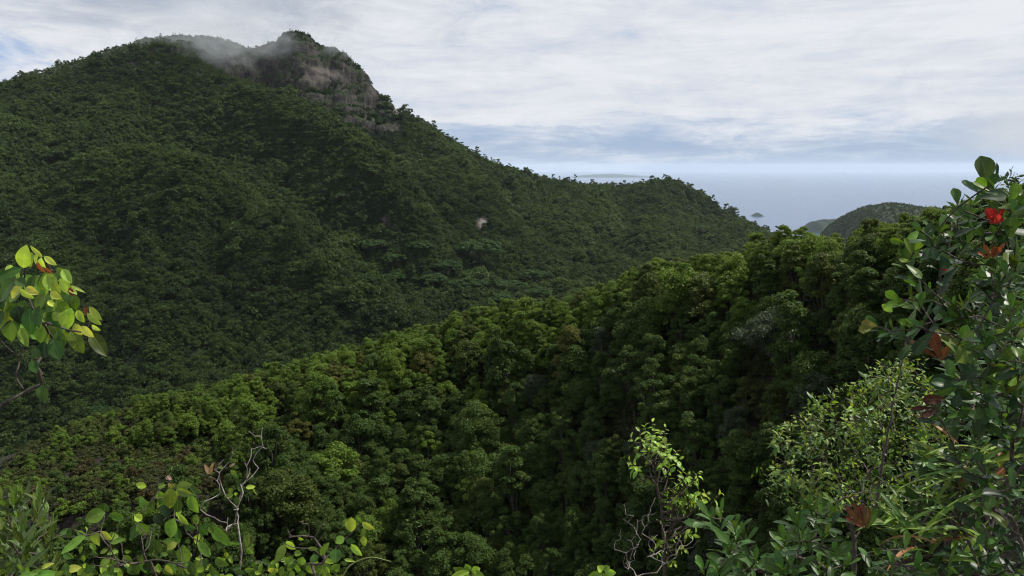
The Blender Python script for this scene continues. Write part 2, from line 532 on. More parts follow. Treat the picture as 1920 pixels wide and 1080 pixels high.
def fit_skyline(V3, P2, top, tree, rounds=3):
    """raise or lower the ground along the ridge until its skyline stands as high as it should"""
    tu, tv, tY = top[:, 0], top[:, 1], top[:, 2]
    front = P2[:, 1] > 30
    for _ in range(rounds):
        Wt = V3 + np.array([0, 0, 1.0]) * tree(V3)[:, None]
        u, v = px(np.where(front[:, None], Wt, np.array([0., 50., -900.])))
        bins = np.arange(tu[0], tu[-1], 12.0)
        best = np.full(len(bins), 1e9)
        k = np.digitize(u, bins) - 1
        okk = (k >= 0) & (k < len(bins)) & front
        np.minimum.at(best, k[okk], v[okk])
        want = np.interp(bins + 6, tu, tv)
        good_ = best < 1e8
        res = np.interp(bins, bins[good_], (best - want)[good_])
        res = np.convolve(np.pad(res, 1, 'edge'), [.25, .5, .25], 'valid')
        yr = np.interp(u, tu, tY)
        dz_ = np.interp(u, bins + 6, res) * yr / FPX
        wgt = np.clip((P2[:, 1] - (yr - 0.22 * yr)) / (0.19 * yr), 0, 1)
        V3[:, 2] += np.where(front, dz_ * wgt * wgt * (3 - 2 * wgt), 0)
    print('skyline residual px', np.abs(res).mean(), np.abs(res).max())


fit_skyline(V3, P2, rl, lambda q: np.where(q[:, 2] > 170, 1.5, np.interp(px(np.maximum(q, [-1e9, 1.0, -1e9]))[0], [900, 1100, 1300, 1420], [5.0, 7.0, 8.0, 13.0])))
# granite cliff: ledges and bulges pushed out of the steep part
Zg = V3[:, 2].reshape(X.shape)
dzdy, dzdx = np.gradient(Zg, gy_, gx_)
slope = np.hypot(dzdx, dzdy)
nrm = unit(np.dstack([-dzdx, -dzdy, np.ones_like(dzdx)])).reshape(-1, 3)
steep = np.clip((slope.ravel() - 0.85) / 0.6, 0, 1)
idx = np.where(steep > 0.02)[0]
led = np.array([mnoise.fractal((V3[i, 0] / 60 + .2, V3[i, 1] / 60, V3[i, 2] / 16 + V3[i, 0] * .012), 0.8, 2.2, 4) for i in idx])
blk = np.array([mnoise.fractal((V3[i, 0] / 22, V3[i, 1] / 22, V3[i, 2] / 30), 0.8, 2.2, 3) for i in idx])
crk = np.array([1 - abs(mnoise.fractal((V3[i, 0] / 13, V3[i, 1] / 13, V3[i, 2] / 34 + .3), 0.8, 2.2, 3)) * 2.6 for i in idx])
V3[idx] += nrm[idx] * ((led * 8.0 + blk * 2.6 - np.clip(crk, 0, 1) ** 2 * 2.6) * steep[idx])[:, None]
uu, vv = px(V3)
bare = np.zeros(len(V3))
for (bu, bv, ru, rv, a) in ((905, 420, 13, 13, 1.45), (722, 420, 17, 28, .5), (735, 245, 22, 22, .5), (600, 140, 48, 20, .95), (700, 165, 16, 30, .6),
                            (520, 180, 60, 14, .6), (745, 208, 8, 12, .9), (380, 140, 26, 7, .5), (560, 205, 40, 8, .5)):
    d = np.hypot((uu - bu) / ru, (vv - bv) / rv)
    ok = (P2[:, 1] < 1300) & (P2[:, 1] > np.where(bv < 300, 1050, 700))
    bare = np.maximum(bare, np.where(ok, a * np.clip(1.6 - d * 1.1, 0, 1), 0))
mount = tag(obj('mountain', mesh_np('mountain', V3, grid_faces(len(gx_), len(gy_)), [M_MOUNT], True, {'bare': ('FLOAT', bare)})), kind='structure')

# near hill ---------------------------------------------------------
ctrl, zz = [], []
crest = [(-300, 900, 148), (-150, 868, 150), (0, 838, 150), (60, 812, 152), (150, 780, 155), (250, 752, 158), (350, 742, 162), (450, 712, 166), (520, 690, 168),
         (600, 664, 170), (700, 638, 172), (800, 608, 174), (870, 584, 175), (930, 570, 172), (1000, 565, 168), (1060, 562, 162),
         (1130, 532, 155), (1200, 500, 150), (1260, 490, 146), (1330, 486, 140), (1400, 458, 136), (1440, 440, 132), (1500, 428, 130),
         (1552, 446, 126), (1600, 424, 120), (1640, 414, 115), (1700, 410, 108), (1760, 388, 98), (1850, 362, 86), (1950, 340, 76), (2100, 320, 64)]
for (u, v, Y) in crest:
    h = 2.4 if u < 480 else (6.2 if u < 1300 else 7.0)
    cp(u, v, Y, -h)
    q = at(u, v, Y)
    for (dY, dzz_) in ((30, -16), (75, -58), (160, -110)):
        s = (Y + dY) / Y
        ctrl.append(np.array([q[0] * s, Y + dY])); zz.append(max(q[2] + dzz_, -150))
for (u, v, Y, h) in [(0, 900, 133, 2), (150, 880, 133, 2), (300, 850, 136, 2), (420, 830, 140, 3), (0, 960, 120, 1), (200, 950, 120, 1), (380, 930, 122, 1),
                     (0, 1060, 116, 1), (200, 1060, 115, 1), (400, 1060, 115, 1), (480, 940, 124, 3), (500, 1070, 116, 4),
                     (600, 850, 144, 5), (600, 1000, 122, 6), (750, 750, 156, 5), (750, 900, 138, 6), (760, 1060, 120, 7),
                     (900, 700, 160, 5), (900, 850, 142, 6), (950, 1060, 116, 7), (1050, 700, 146, 5), (1100, 850, 128, 6), (1100, 1060, 108, 7),
                     (1200, 620, 138, 5), (1200, 750, 124, 6), (1250, 900, 108, 7), (1250, 1080, 96, 7), (1350, 560, 130, 5), (1400, 680, 112, 6), (1420, 820, 98, 7),
                     (1450, 1000, 84, 6), (1500, 520, 120, 5), (1520, 640, 104, 6), (1560, 760, 90, 6), (1620, 520, 108, 5), (1680, 640, 86, 6),
                     (1700, 800, 72, 5), (1800, 500, 84, 5), (1850, 640, 68, 5), (1950, 560, 62, 5)]:
    cp(u, v, Y, -h * (1.25 if h > 3 else 1))
for (x, y, z) in [(0, -8, -1), (0, 6, -5), (-8, 6, -6), (8, 7, -3.2), (0, 20, -17), (-25, 20, -20), (22, 22, -11), (0, 45, -44), (-50, 45, -48), (40, 45, -24), (0, 75, -66),
                  (-70, 80, -66), (25, 70, -46), (-160, 0, -20), (-150, 70, -62), (120, 0, -4), (110, 60, -8), (-30, -8, -3), (30, -8, 0)]:
    ctrl.append(np.array([x, y], float)); zz.append(z)
tps_h = tps_fit(ctrl, np.array(zz), 1e-3)
hx, hy = np.arange(-210, 190, 1.6), np.arange(-8, 340, 1.6)
X, Yg = np.meshgrid(hx, hy)
P2 = np.c_[X.ravel(), Yg.ravel()]


def hill_z(P):
    return tps_h(P)


V3 = np.c_[P2, hill_z(P2)]
w = np.clip((P2[:, 1] - 25) / 40, 0, 1)
V3[:, 2] += w * fbm(V3 * np.array([1, 1, 0]), 26.0, 5, 1.3) * 1.3
V3[:, 2] -= np.clip(1 - np.hypot(P2[:, 0], P2[:, 1] - 2) / 14, 0, 1) * 3.0
crest_l = np.array(crest, float)
fit_skyline(V3, P2, crest_l, lambda q: np.interp(px(np.maximum(q, [-1e9, 1.0, -1e9]))[0], [200, 560, 1300, 1700], [2.4, 6.0, 6.3, 6.8]))
uu, vv = px(np.where(V3[:, 1:2] > 3, V3, np.array([0., 50., 0.])))
bare = np.zeros(len(V3))
for (bu, bv, ru, rv) in ((300, 1040, 330, 110), (1390, 515, 40, 28), (130, 900, 45, 22), (1590, 500, 30, 40), (180, 1000, 190, 60), (1260, 520, 30, 14)):
    d = np.hypot((uu - bu) / ru, (vv - bv) / rv)
    bare = np.maximum(bare, np.where(P2[:, 1] > 60, np.clip(1.5 - d * 1.1, 0, 1) * .8, 0))
hill = tag(obj('near_hill', mesh_np('near_hill', V3, grid_faces(len(hx), len(hy)), [M_HILL], True, {'bare': ('FLOAT', bare)})), kind='structure')

# granite outcrop under the photographer -----------------------------
ox, oy = np.arange(-4.0, 6.0, 0.09), np.arange(-3.0, 8.5, 0.09)
X, Yg = np.meshgrid(ox, oy)
P2 = np.c_[X.ravel(), Yg.ravel()]
edge = 1.2 + 2.6 * np.clip((P2[:, 0] - 0.6) / 1.6, 0, 1)          # the rock reaches farther out on the right
d = np.maximum(P2[:, 1] - edge, 0)
z = -0.08 - 0.75 * d - 0.055 * d ** 2 - 0.25 * np.clip(P2[:, 1] - 1, 0, 3) * np.clip((P2[:, 0]) / 2, 0, 1)
V3 = np.c_[P2, z]
V3[:, 2] += fbm(V3, 1.6, 5, 5.0) * 0.13
boul = np.exp(-(((P2[:, 0] - 1.72) / .42) ** 2 + ((P2[:, 1] - 3.55) / .40) ** 2) ** 2)
V3[:, 2] += boul * 0.30
outcrop = tag(obj('granite_outcrop', mesh_np('granite_outcrop', V3, grid_faces(len(ox), len(oy)), [M_GRANITE], True,
                                             {'bare': ('FLOAT', np.ones(len(V3)))})), kind='structure')


def mound(name, u0, u1, vtop, Y, depth, mat, seed, prof=None, nx=60, ny=26, base=SEA - 5, amp=.10):
    """far land rising from the sea: a rounded ridge with its own footprint"""
    a, b = at(u0, HORIZON, Y)[0], at(u1, HORIZON, Y)[0]
    ztop = at(0, vtop, Y)[2]
    sx, sy = np.linspace(-1, 1, nx), np.linspace(-1, 1, ny)
    SX, SY = np.meshgrid(sx, sy)
    f = np.clip(1 - SY ** 2, 0, 1) ** 0.8
    pr = np.interp(SX.ravel(), *prof) if prof else np.clip(1 - SX.ravel() ** 2, 0, 1) ** 0.8
    xx = (a + b) / 2 + SX.ravel() * (b - a) / 2
    yy = Y + SY.ravel() * depth / 2
    n = np.array([mnoise.fractal((q * 2.5 + seed, r * 2.0, seed), 0.9, 2.1, 4) for q, r in zip(SX.ravel(), SY.ravel())])
    zz_ = base + (ztop - base) * np.clip(pr * f.ravel() * (1 + amp * n), 0, 1.1)
    return np.c_[xx, yy, zz_], grid_faces(nx, ny)


Vd, Fd = mound('distant_hill', 1480, 2000, 382, 2600, 900, M_MOUNT, 4.0, ((np.array([1480, 1510, 1545, 1570, 1590, 1612, 1640, 1680, 1720, 1760, 1850, 1950, 2000]) - 1740) / 260., [0, .25, .52, .70, .83, .915, .965, 1, .99, .95, .82, .5, 0]), amp=.035)
tag(obj('distant_hill', mesh_np('distant_hill', Vd, Fd, [M_MOUNT], True)), kind='structure')
Vh, Fh = mound('headland', 1515, 1680, 410, 6400, 500, M_MOUNT, 9.0, ([-1, -.8, -.5, 0, .5, 1], [0, .75, .95, 1, .9, .3]))
tag(obj('headland', mesh_np('headland', Vh, Fh, [M_FOREST], True)), kind='structure')
Vi, Fi = mound('islet', 1409, 1440, 398.8, 8390, 120, M_MOUNT, 2.0, ([-1, -.7, -.4, -0.05, .25, .5, .7, 1], [0, .30, .75, 1, .92, .45, .25, 0]), 40, 16)
tag(obj('islet', mesh_np('islet', Vi, Fi, [M_MOUNT], True)), kind='structure')
Vf, Ff = mound('far_island', 1060, 1240, 326, 42000, 2500, M_MOUNT, 6.0, ([-1, -.7, -.35, 0, .25, .6, 1], [0, .5, .9, 1, .75, .45, 0]), 70, 14)
tag(obj('far_island', mesh_np('far_island', Vf, Ff, [M_MOUNT], True)), kind='structure')


# ------------------------------------------------------------------ leaves and trees
PROFILES = {
    'ovate': ([0, .08, .2, .35, .5, .65, .8, .92, 1], [.06, .45, .82, 1.0, .98, .84, .58, .26, .0]),
    'obovate': ([0, .12, .3, .5, .68, .82, .93, 1], [.08, .28, .58, .86, 1.0, .92, .6, .12]),
    'lance': ([0, .15, .4, .6, .8, 1], [.1, .6, 1.0, .85, .45, 0]),
    'strap': ([0, .1, .4, .7, .9, 1], [.5, .85, 1.0, .8, .4, 0]),
}


def leaves(bases, dirs, norms, L, Wd, cols, profile='ovate', seg=7, fold=0.25, curl=0.25, twist=0.0, wave=0.0):
    """many close leaves at once: blade grid of 5 x seg points, folded on the midrib and curling to the tip"""
    N = len(bases)
    dirs = unit(np.asarray(dirs, float))
    side = unit(np.cross(dirs, norms))
    nr = np.cross(side, dirs)
    t = np.linspace(0, 1, seg + 1)
    s = np.array([-1, -.5, 0, .5, 1.0])
    T, Sg = np.meshgrid(t, s, indexing='ij')
    T, Sg = T.ravel(), Sg.ravel()
    pr = np.interp(T, *PROFILES[profile])
    L = np.broadcast_to(L, N)[:, None, None]
    Wd = np.broadcast_to(Wd, N)[:, None, None] * 0.5
    curl = (np.broadcast_to(curl, N))[:, None, None]
    fold = (np.broadcast_to(fold, N))[:, None, None]
    ph = rng.uniform(0, 6.28, N)[:, None, None]
    Tn, Sn, Pn = T[None, :, None], Sg[None, :, None], pr[None, :, None]
    V = (bases[:, None] + dirs[:, None] * L * (Tn - 0.25 * np.abs(curl) * Tn ** 3)
         + side[:, None] * Wd * Pn * Sn
         + nr[:, None] * (fold * np.abs(Sn) * Wd * Pn - curl * L * Tn ** 2 + wave * L * np.sin(Tn * 11 + ph) * np.abs(Sn) * Pn))
    k = len(T)
    q = np.array([(i * 5 + j, i * 5 + j + 1, (i + 1) * 5 + j + 1, (i + 1) * 5 + j) for i in range(seg) for j in range(4)])
    F = (q[None] + (np.arange(N) * k)[:, None, None]).reshape(-1, 4)
    st = np.tile(np.c_[Sg, T, np.zeros(k)], (N, 1))
    lc = np.repeat(np.c_[cols, np.ones(N)], k, axis=0)
    return V.reshape(-1, 3), F, st, lc


def leaf_object(name, batches, mat, parent):
    Vs, Fs, St, Lc, off = [], [], [], [], 0
    for V, F, st, lc in batches:
        Vs.append(V); Fs.append(F + off); St.append(st); Lc.append(lc)
        off += len(V)
    V = np.concatenate(Vs) - np.array(parent.location)
    me = mesh_np(name, V, np.concatenate(Fs), [mat], True,
                 {'leaf_st': ('FLOAT_VECTOR', np.concatenate(St)), 'leaf_col': ('FLOAT_COLOR', np.concatenate(Lc))})
    return obj(name, me, parent)


def crown(r, n_clump, per, R, Hh, leaf, kind='dome', clump=0.33, seed=0):
    """leaf cloud: clumps set over the crown's outer volume, each a bundle of leaf-sized blades"""
    c = []
    while len(c) < n_clump:
        p = r.normal(size=3)
        p /= np.linalg.norm(p)
        if kind == 'dome':
            if p[2] < -0.7:
                continue
            rad = r.uniform(0.5, 0.92) if p[2] > -.2 else r.uniform(.6, .8)
            q = p * rad * np.array([R, R, Hh * .5]) + np.array([0, 0, Hh * .5])
        elif kind == 'column':
            zf = r.uniform(0, 1)
            rr = R * (0.35 + 0.65 * math.sin(math.pi * min(1, 0.15 + zf * .82))) * r.uniform(.5, .95)
            a = r.uniform(0, 6.283)
            q = np.array([rr * math.cos(a), rr * math.sin(a), zf * Hh])
        elif kind == 'umbrella':
            a, rr = r.uniform(0, 6.283), R * math.sqrt(r.uniform(0.02, 1))
            q = np.array([rr * math.cos(a), rr * math.sin(a), Hh * (1 - 0.6 * (rr / R) ** 2) + r.normal(0, .12) * Hh])
        else:  # shrub
            if p[2] < -0.1:
                continue
            q = p * r.uniform(.3, .95) * np.array([R, R, Hh])
        c.append(q)
    c = np.array(c)
    lop = r.normal(0, 0.10, 2) * R
    c[:, :2] += lop * (c[:, 2:3] / max(Hh, .1))
    cr = clump * R * r.uniform(0.65, 1.35, n_clump)
    ci = np.repeat(np.arange(n_clump), per)
    N = len(ci)
    d = unit(r.normal(size=(N, 3)))
    d[:, 2] = np.where(d[:, 2] < -0.25, -d[:, 2], d[:, 2])
    flat = 0.45 if kind == 'umbrella' else 0.8
    pos = c[ci] + d * (cr[ci] * r.uniform(0.35, 1.08, N) ** 0.6)[:, None] * np.array([1, 1, flat])
    nn = unit(d * 0.75 + np.array([0, 0, 0.45]) + r.normal(0, 0.48, (N, 3)))
    tdir = unit(np.cross(nn, r.normal(size=(N, 3))))
    sd = np.cross(nn, tdir)
    ln = leaf * r.uniform(0.6, 1.35, N)[:, None]
    A = pos - tdir * ln * .5
    B = pos + sd * ln * .30 - nn * ln * .06
    C = pos + tdir * ln * .5 - nn * ln * .16
    D = pos - sd * ln * .30 - nn * ln * .06
    V = np.stack([A, B, C, D], 1).reshape(-1, 3)
    F = np.arange(N * 4).reshape(-1, 4)
    lr = np.repeat(r.uniform(0, 1, N), 4)
    cl = np.repeat(r.uniform(0, 1, n_clump)[ci], 4)
    return V, F, lr, cl, c


def crown_mesh(name, mat, *a, **k):
    V, F, lr, cl, c = crown(*a, **k)
    return mesh_np(name, V, F, [mat], False, {'leaf_rnd': ('FLOAT', lr), 'clump_rnd': ('FLOAT', cl)}), c


def trunk_mesh(name, r, clumps, trunk_r, base_z, mat, nlimb=9):
    """tapered trunk with limbs reaching into the crown's clumps"""
    top = clumps[:, 2].max()
    ctr = clumps.mean(0)
    bend = r.normal(0, .25, 2)
    path = curve([(0, 0, base_z), (bend[0] * .5, bend[1] * .5, base_z * .3 + ctr[2] * .2), (ctr[0] * .6, ctr[1] * .6, ctr[2] * .6), (ctr[0], ctr[1], top * .85)], 4)
    parts = [tube(path, np.linspace(trunk_r, trunk_r * .25, len(path)), 7)]
    for i in r.permutation(len(clumps))[:nlimb]:
        q = clumps[i]
        k = int(len(path) * r.uniform(.35, .75))
        s = path[k]
        lp = curve([s, s * .45 + q * .55 + np.array([0, 0, -.06 * abs(top)]), q], 4)
        parts.append(tube(lp, np.linspace(trunk_r * .42, trunk_r * .10, len(lp)), 5))
    V, F = joined(parts)
    return mesh_np(name, V, F, [mat], True)


# ------------------------------------------------------------------ mountain forest: one mass of thousands of crowns
def scatter_object(name, pts, rotz, scale, meshes, pick_idx=None):
    """one object whose points carry a crown each"""
    pool = bpy.data.collections.new(name + '_crowns')
    for k, me in enumerate(meshes):
        pool.objects.link(bpy.data.objects.new('%s_%03d' % (name, k), me))
    me = bpy.data.meshes.new(name)
    me.vertices.add(len(pts))
    me.vertices.foreach_set('co', np.asarray(pts, np.float32).ravel())
    for an, dat in (('rot', rotz), ('siz', scale)):
        a = me.attributes.new(an, 'FLOAT_VECTOR', 'POINT')
        a.data.foreach_set('vector', np.asarray(dat, np.float32).ravel())
    pick = me.attributes.new('pick', 'INT', 'POINT')
    pick.data.foreach_set('value', (rng.integers(0, len(meshes), len(pts)) if pick_idx is None else np.array(pick_idx)).astype(np.int32))
    o = obj(name, me)
    ng = bpy.data.node_groups.new(name + '_scatter', 'GeometryNodeTree')
    ng.interface.new_socket('Geometry', in_out='INPUT', socket_type='NodeSocketGeometry')
    ng.interface.new_socket('Geometry', in_out='OUTPUT', socket_type='NodeSocketGeometry')
    N = ng.nodes
    gi, go = N.new('NodeGroupInput'), N.new('NodeGroupOutput')
    ci = N.new('GeometryNodeCollectionInfo')
    ci.inputs['Collection'].default_value = pool
    ci.inputs['Separate Children'].default_value = True
    ci.inputs['Reset Children'].default_value = True
    iop = N.new('GeometryNodeInstanceOnPoints')
    iop.inputs['Pick Instance'].default_value = True

    def named(nm, typ):
        a = N.new('GeometryNodeInputNamedAttribute')
        a.data_type = typ
        a.inputs['Name'].default_value = nm
        return a.outputs['Attribute']
    Lk = ng.links.new
    Lk(gi.outputs[0], iop.inputs['Points'])
    Lk(ci.outputs[0], iop.inputs['Instance'])
    Lk(named('pick', 'INT'), iop.inputs['Instance Index'])
    e2r = N.new('FunctionNodeEulerToRotation')
    Lk(named('rot', 'FLOAT_VECTOR'), e2r.inputs[0])
    Lk(e2r.outputs[0], iop.inputs['Rotation'])
    Lk(named('siz', 'FLOAT_VECTOR'), iop.inputs['Scale'])
    Lk(iop.outputs[0], go.inputs[0])
    md = o.modifiers.new('scatter', 'NODES')
    md.node_group = ng
    return o


def mesh_height(o, nxs, nys):
    co = np.empty(len(o.data.vertices) * 3, np.float32)
    o.data.vertices.foreach_get('co', co)
    return co.reshape(-1, 3)


mv = mesh_height(mount, None, None)
nx, ny = len(gx_), len(gy_)
Gz = mv[:, 2].reshape(ny, nx)
Gb = np.empty(len(mv), np.float32)
mount.data.attributes['bare'].data.foreach_get('value', Gb)
Gb = Gb.reshape(ny, nx)
dzy, dzx = np.gradient(Gz, gy_, gx_)
Gs = np.hypot(dzx, dzy)


def bil(G, x, y):
    i, j = np.clip(np.searchsorted(gx_, x) - 1, 0, nx - 2), np.clip(np.searchsorted(gy_, y) - 1, 0, ny - 2)
    a, b = np.clip((x - gx_[i]) / (gx_[i + 1] - gx_[i]), 0, 1), np.clip((y - gy_[j]) / (gy_[j + 1] - gy_[j]), 0, 1)
    return (G[j, i] * (1 - a) * (1 - b) + G[j, i + 1] * a * (1 - b) + G[j + 1, i] * (1 - a) * b + G[j + 1, i + 1] * a * b)


# what can be seen of the mountain (with a wide margin)
az = np.linspace(-0.80, 0.62, 420)
rr = np.linspace(380, 1750, 460)
AX, RR = np.meshgrid(az, rr)
PX, PY = np.tan(AX) * RR, RR
EL = np.arctan2(bil(Gz, PX.ravel(), PY.ravel()).reshape(PX.shape) - CZ, np.hypot(PX, PY))
RM = np.maximum.accumulate(EL, axis=0)
SP_ = 5.2
sx, sy = np.meshgrid(np.arange(-1250, 1150, SP_), np.arange(400, 1720, SP_))
sx = (sx + rng.uniform(-.48, .48, sx.shape) * SP_).ravel()
sy = (sy + rng.uniform(-.48, .48, sy.shape) * SP_).ravel()
a_ = np.arctan2(sx, sy)
ok = (a_ > -0.72) & (a_ < 0.50)
sx, sy, a_ = sx[ok], sy[ok], a_[ok]
sz = bil(Gz, sx, sy)
el = np.arctan2(sz + 9 - CZ, np.hypot(sx, sy))
ia = np.clip(((a_ - az[0]) / (az[1] - az[0])).astype(int), 0, len(az) - 1)
ir = np.clip(((sy - rr[0]) / (rr[1] - rr[0])).astype(int), 0, len(rr) - 1)
ok = el > RM[ir, ia] - 0.010
sx, sy, sz = sx[ok], sy[ok], sz[ok]
sl = bil(Gs, sx, sy)
cl_ = np.r_[np.repeat(np.where(sl > 0.9)[0], 8), np.repeat(np.where((sz > 165) & (sl < .9))[0], 3)]              # bushes on the cliff's ledges stand closer
sx = np.r_[sx, sx[cl_] + rng.uniform(-3, 3, len(cl_))]
sy = np.r_[sy, sy[cl_] + rng.uniform(-3, 3, len(cl_))]
sz = bil(Gz, sx, sy)
bs, sl = bil(Gb, sx, sy), bil(Gs, sx, sy)
ledge = np.array([mnoise.noise((x / 55.0, 3.0, z / 13.0 + x * .012)) for x, z in zip(sx, sz)])
_u, _v = px(np.c_[sx, sy, sz])
cliff = (_u > 420) & (_u < 770) & (_v < 275) & (sy > 1070)
keep = (bs < 0.35) & ((sl < 1.15) | ~cliff) | ((bs < 0.85) & (ledge > -0.16 + bs * .42))
sx, sy, sz, sl, bs, cliff = sx[keep], sy[keep], sz[keep], sl[keep], bs[keep], cliff[keep]
n = len(sx)
species = np.array([mnoise.noise((x / 90.0, y / 90.0, 0.3)) for x, y in zip(sx, sy)])
size = .90 * rng.lognormal(0, 0.30, n) * (1 + 0.3 * species)
high = np.clip((sz - 60) / 90, 0, 1)                 # low scrub near the tops
size *= 1 - 0.68 * high
size *= np.where((cliff & (sl > 0.95)) | (bs > .3), rng.uniform(.25, .5, n), 1.0)
scl = np.c_[size, size, size * rng.uniform(0.8, 1.3, n)]
far_meshes = []
for i in range(9):
    r = np.random.default_rng(100 + i)
    kind = ['dome', 'dome', 'column', 'dome', 'dome', 'column', 'dome', 'umbrella', 'dome'][i]
    R, Hh = (r.uniform(3.3, 4.6), r.uniform(5.0, 8.0)) if kind != 'column' else (r.uniform(2.6, 3.2), r.uniform(8, 10))
    me, c = crown_mesh('forest_crown', M_FOREST, r, 20, 64, R, Hh, .80, kind, 0.36)
    far_meshes.append(me)
forest = scatter_object('mountain_forest', np.c_[sx, sy, sz + 0.6], np.c_[rng.normal(0, .08, n), rng.normal(0, .08, n), rng.uniform(0, 6.28, n)], scl, far_meshes)
tag(forest, 'dense dark green forest covering the big mountain and its valley', 'forest', kind='stuff')
print('forest crowns', n)

# woods on the distant hill
dx = rng.uniform(-1, 1, 2600)
ii = rng.integers(0, len(Fd), 14000)
tq = rng.uniform(0, 1, (14000, 2))
q = Vd[Fd[ii]]
pp = (q[:, 0] * (1 - tq[:, :1]) + q[:, 1] * tq[:, :1]) * (1 - tq[:, 1:]) + (q[:, 3] * (1 - tq[:, :1]) + q[:, 2] * tq[:, :1]) * tq[:, 1:]
far2 = scatter_object('hill_wood', pp, np.c_[np.zeros((14000, 2)), rng.uniform(0, 6.28, 14000)], np.repeat(rng.uniform(.5, .9, (14000, 1)), 3, 1), far_meshes)
tag(far2, 'scrubby wood on the rounded hill standing far off at the right', 'wood', kind='stuff')

# umbrella trees in the valley -------------------------------------
um = []
for i in range(4):
    r = np.random.default_rng(300 + i)
    me, c = crown_mesh('umbrella_crown', M_UMBRELLA, r, 100, 80, 9.0, 4.6, 0.8, 'umbrella', 0.15)
    tm = trunk_mesh('umbrella_trunk', r, c + np.array([0, 0, 6.5]), 0.32, -3.0, M_TRUNK, 14)
    um.append((me, tm))
umb_px = [(898, 492, 100, 'the broadest'), (838, 506, 62, ''), (790, 468, 56, ''), (700, 470, 66, ''), (742, 492, 60, ''), (672, 500, 50, ''), (690, 528, 56, ''),
          (735, 527, 58, ''), (812, 530, 60, ''), (866, 541, 66, ''), (915, 540, 62, ''), (958, 545, 66, ''), (1002, 522, 60, ''), (1010, 552, 54, ''),
          (940, 565, 56, ''), (860, 572, 50, ''), (1312, 432, 46, ''), (300, 772, 58, ''), (352, 752, 52, ''), (250, 795, 56, ''), (420, 735, 48, ''), (190, 772, 46, '')]
umb_lab = ['broadest flat-topped umbrella tree in the valley, dark gap beneath it', 'flat-topped tree touching the left side of the broadest umbrella tree',
           'small flat-topped tree above and left of the broadest umbrella tree', 'flat-topped tree highest of the left valley cluster',
           'flat-topped tree in the middle of the left valley cluster', 'leftmost flat-topped tree on the valley floor', 'flat-topped tree at the lower left of the valley cluster',
           'flat-topped tree lowest in the middle of the valley cluster', 'flat-topped tree below and left of the broadest umbrella tree',
           'flat-topped tree just under the broadest umbrella tree', 'flat-topped tree below right of the broadest umbrella tree',
           'flat-topped tree behind the near ridge, right of the broadest umbrella tree', 'flat-topped tree farthest right on the valley floor',
           'flat-topped tree half behind the ridge crest, right end of valley', 'flat-topped tree half hidden by the near ridge crest, valley centre',
           'small flat-topped tree hidden to its top by the near ridge', 'lone flat-topped tree on the flank of the right-hand hill',
           'flat-topped tree above the left part of the near ridge', 'flat-topped tree right of its twin above the left near ridge',
           'flat-topped tree close above the shrubs at the left ridge', 'flat-topped tree rightmost of those over the left near ridge',
           'flat-topped tree behind the lime-leaved sapling, low on the left']


def ray_ground(u, v, lo=380, hi=1700):
    ys = np.linspace(lo, hi, 900)
    P = np.array([at(u, v, y) for y in ys])
    gz = bil(Gz, P[:, 0], P[:, 1])
    k = np.argmax(P[:, 2] < gz)
    return P[k][:2].tolist() + [gz[k]], ys[k]


for i, ((u, v, wpx, _), lab) in enumerate(zip(umb_px, umb_lab)):
    gp, yy = ray_ground(u, v + 16)
    sc = .88 * wpx * yy / FPX / 18.0
    t = empty('umbrella_tree', gp, rng.uniform(0, 6.28))
    me, tm = um[i % 4]
    c = obj('crown', me, t, (0, 0, 6.5))
    obj('trunk', tm, t)
    t.scale = (sc, sc, sc * (1.0 if wpx > 70 else .9))
    tag(t, lab, 'tree', 'flat-topped trees in the valley')

# ------------------------------------------------------------------ near hill: every tree a thing
hv = mesh_height(hill, None, None)
hnx, hny = len(hx), len(hy)
HZ = hv[:, 2].reshape(hny, hnx)


def hz(x, y):
    x, y = np.atleast_1d(np.asarray(x, float)), np.atleast_1d(np.asarray(y, float))
    fx, fy = (x - hx[0]) / 1.6, (y - hy[0]) / 1.6
    i, j = np.clip(fx.astype(int), 0, hnx - 2), np.clip(fy.astype(int), 0, hny - 2)
    a, b = np.clip(fx - i, 0, 1), np.clip(fy - j, 0, 1)
    return HZ[j, i] * (1 - a) * (1 - b) + HZ[j, i + 1] * a * (1 - b) + HZ[j + 1, i] * (1 - a) * b + HZ[j + 1, i + 1] * a * b


def hill_ground(u, v, lo=60, hi=190):
    ys = np.linspace(lo, hi, 700)
    P = np.array([at(u, v, y) for y in ys])
    gz = hz(P[:, 0], P[:, 1])
    below = P[:, 2] < gz
    if not below.any():
        return None
    k = int(np.argmax(below))
    return np.array([P[k, 0], P[k, 1], gz[k]])


haz = np.linspace(-0.75, 0.75, 300)
hrr = np.linspace(55, 250, 220)
AX, RR = np.meshgrid(haz, hrr)
ELh = np.arctan2(hz((np.tan(AX) * RR).ravel(), RR.ravel()).reshape(AX.shape) - CZ, RR / np.cos(AX))
RMh = np.maximum.accumulate(ELh, axis=0)


def seen(x, y, top):
    a = np.arctan2(x, y)
    i = np.clip(((a - haz[0]) / (haz[1] - haz[0])).astype(int), 0, 299)
    j = np.clip(((y - 55) / (hrr[1] - hrr[0])).astype(int), 0, 219)
    return np.arctan2(hz(x, y) + top - CZ, np.hypot(x, y)) > RMh[j, i]


